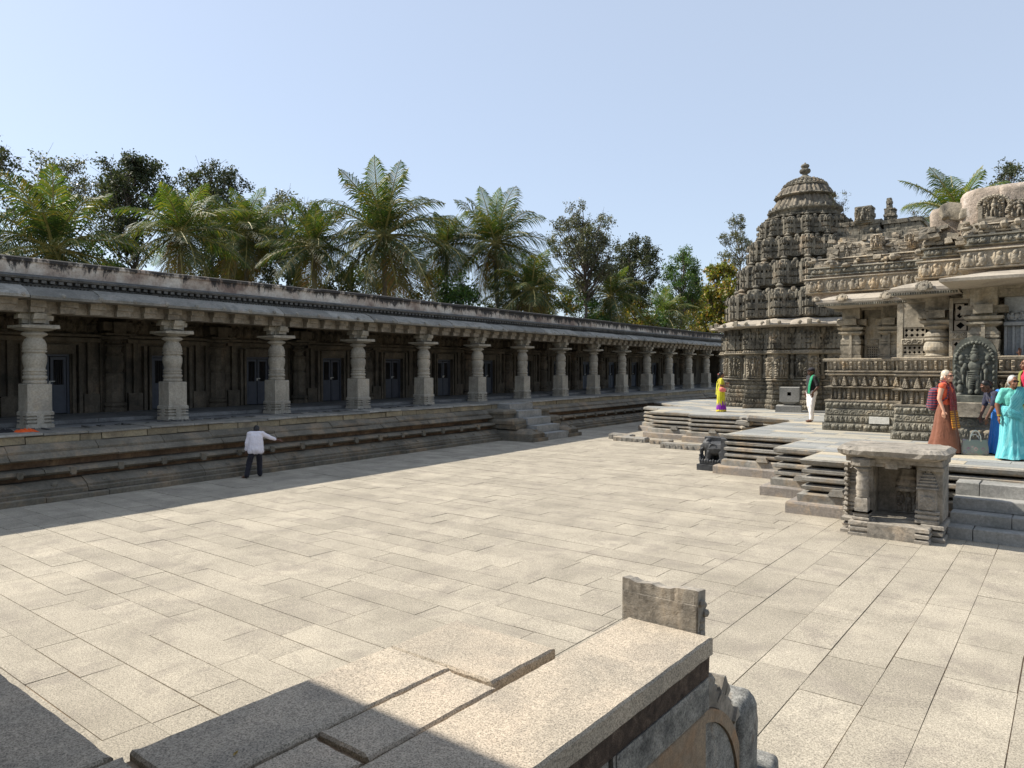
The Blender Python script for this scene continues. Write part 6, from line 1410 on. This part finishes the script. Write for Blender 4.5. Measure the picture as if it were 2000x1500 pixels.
# 6 leaning woman in navy blouse
J = dict(head=(.30, 0, 1.42), neck=(.20, 0, 1.30), chest=(.13, 0, 1.17), waist=(.04, 0, 1.02), shl=(.18, .165, 1.27), shr=(.18, -.165, 1.27), ell=(.26, .19, 1.0), wrl=(.36, .17, .78), elr=(.22, -.20, 1.0), wrr=(.30, -.18, .80))
t, j, hp, rm = person((-1.17, 17.55, PZ), rad(38 + 180 - 6), 1.60, 'dark-haired woman in navy blouse and blue sari leaning over the bag', M['skin_dark'], M['hair'], J, look=(.8, .1, -.55), fat=1.05, bun=True)
garment('blouse', torso(j, 1.0, .010, sleeve=.8, sr=.062), M['c_navy'], t)
skirt('sari', M['c_blue'], t, [(1.04, .13, .16, .03), (.95, .155, .185, .0), (.6, .17, .20, .0), (.3, .19, .215, 0), (.03, .23, .25, 0)], 11, .012)
drape('sari_end', M['c_blue'], t, [((.20, .0, 1.08), (0, 1, 0), .12, (1, 0, 0)), ((.22, .12, 1.22), (0, 1, .2), .07, (1, .3, .2)), ((.14, .15, 1.36), (0, 1, 0), .06, (0, 0, 1)), ((.02, .12, 1.2), (0, 1, 0), .08, (-1, 0, .3)), ((-.10, .12, .9), (0, 1, 0), .1, (-1, 0, 0)), ((-.15, .12, .6), (0, 1, 0), .1, (-1, 0, 0))], .1)
# 7 woman in crimson blouse, cut by the right edge; 8 person with raised hand
b = MB(); b.box(-1.0, 2.5, 17.7, 19.4, PZ - .01, PZ + .34, bev=.02); b.box(-.9, 2.5, 18.35, 19.4, PZ + .341, PZ + .44, bev=.02); tag(b.build('entrance_step', M['step']), 'low grey double step at the hall entrance, mostly beyond the right edge', 'step')
t, j, hp, rm = person((-.76, 17.95, PZ + .34), rad(200), 1.60, 'woman in crimson blouse and olive sari cut off by the right edge', M['skin'], M['hair'], {}, fat=1.1, bun=True)
garment('blouse', torso(j, 1.08, .012, sleeve=.75, sr=.066), M['c_pink'], t)
skirt('sari', M['c_olive'], t, [(1.06, .135, .17, 0), (.9, .165, .195, 0), (.6, .18, .205, .0), (.3, .20, .22, 0), (.03, .24, .26, 0)], 11, .012)
drape('sari_end', M['c_olive'], t, [((.15, .15, 1.0), (0, -.5, 1), .12, (1, 0, 0)), ((.16, 0, 1.14), (0, .5, 1), .10, (1, 0, 0)), ((.07, -.14, 1.38), (0, 1, .3), .09, (1, 0, 1)), ((-.14, -.14, 1.25), (0, 1, 0), .09, (-1, 0, 0)), ((-.2, -.14, .8), (0, 1, 0), .12, (-1, 0, 0))], .1)
J = dict(elr=(.18, -.26, 1.36), wrr=(.20, -.28, 1.62))
t, j, hp, rm = person((-.66, 18.75, PZ + .44), rad(180 + 20), 1.62, 'person in black top raising an open hand at the right edge', M['skin_dark'], M['hair'], J, hr=(0, 0, 1), curl=.1)
garment('black_top', torso(j, 1.05, .016, V((0, 0, .85)), sleeve=1.0, sr=.066) + [(j['elr'], j['elr'].lerp(j['wrr'], .7), .058, .05)], M['c_tee'], t)
garment('trousers', [(j['hi' + s], j['kn' + s], .11, .085) for s in 'lr'] + [(j['kn' + s], j['an' + s], .08, .07) for s in 'lr'], M['c_black'], t)
# tote bag on the platform
def bagmat():
    m, nt, b = nodes('patterned_tote'); tc = nt.nodes.new('ShaderNodeTexCoord'); mp = nt.nodes.new('ShaderNodeMapping'); mp.inputs['Rotation'].default_value = (0, rad(45), 0); mp.inputs['Scale'].default_value = (11, 11, 11)
    nt.links.new(tc.outputs['Object'], mp.inputs[0]); v = nt.nodes.new('ShaderNodeTexVoronoi'); v.distance = 'CHEBYCHEV'; v.inputs['Randomness'].default_value = .0; v.inputs['Scale'].default_value = 1.0; nt.links.new(mp.outputs[0], v.inputs['Vector'])
    ring = ramp(nt, v.outputs['Distance'], [(0, 1), (.12, 0), (.22, 0), (.28, .9), (.36, 0)]); wn_ = nt.nodes.new('ShaderNodeTexWhiteNoise'); nt.links.new(v.outputs['Position'], wn_.inputs['Vector'])
    pc = ramp(nt, wn_.outputs['Value'], [(0, (.05, .28, .22)), (.3, (.30, .10, .18)), (.55, (.05, .10, .25)), (.8, (.55, .30, .30))])
    nt.links.new(mix(nt, ring, (.22, .235, .205), pc), b.inputs['Base Color']); b.inputs['Roughness'].default_value = .7; return m
M['tote'] = bagmat()
tb = empty('tote_bag', (-1.57, 17.15, PZ), rad(22)); tag(tb, 'grey patterned tote bag with pale handles on the platform floor', 'bag')
b = MB(); n = 10
vs = []
for i in range(6):
    z = .32 * i / 5; w = .235 + .01 * math.sin(i); d = .075 * (1 - .75 * (i / 5) ** 1.5) + .01
    for k in range(24):
        a = 2 * math.pi * k / 24; cx = abs(math.cos(a)) ** .35 * math.copysign(1, math.cos(a)); cy = abs(math.sin(a)) ** .6 * math.copysign(1, math.sin(a)); vs.append((w * cx, d * cy, z + (.012 * math.cos(2 * a) if i == 5 else 0)))
b.add(vs, [(i * 24 + k, i * 24 + (k + 1) % 24, (i + 1) * 24 + (k + 1) % 24, (i + 1) * 24 + k) for i in range(5) for k in range(24)] + [tuple(range(23, -1, -1))]); b.build('bag_body', M['tote'], tb, True)
b = MB(); b.tube([(-.10, -.03, .28), (-.09, -.035, .38), (-.05, -.03, .47), (.0, -.03, .50), (.05, -.03, .47), (.09, -.035, .38), (.10, -.03, .28)], .011, 6); b.build('handle', M['white'], tb, True)
b = MB(); b.tube([(-.10, .03, .28), (-.07, .03, .36), (-.03, .03, .41), (.03, .03, .41), (.07, .03, .36), (.10, .03, .28)], .011, 6); b.build('handle', M['white'], tb, True)

# two dry leaves on the terrace
M['dry'] = plain('dry_leaf', (.38, .27, .08), .7, .2, 20)
for x, y, r, lb in ((-2.62, 1.02, .4, 'tiny dry yellow leaf in the shaded joint of the foreground terrace'), (-2.40, 1.42, 1.9, 'tiny dry leaf lying on the shaded foreground slab')):
    b = MB(); vs = [(0, 0, 0), (.012, .008, .004), (.028, .0, .008), (.012, -.009, .005), (.014, 0, -.001)]; b.add(vs, [(0, 4, 1), (1, 4, 2), (2, 4, 3), (3, 4, 0)])
    o = b.build('dry_leaf', M['dry']); o.location = (x, y, TZ + .006); o.rotation_euler = (0, 0, r); tag(o, lb, 'leaf')
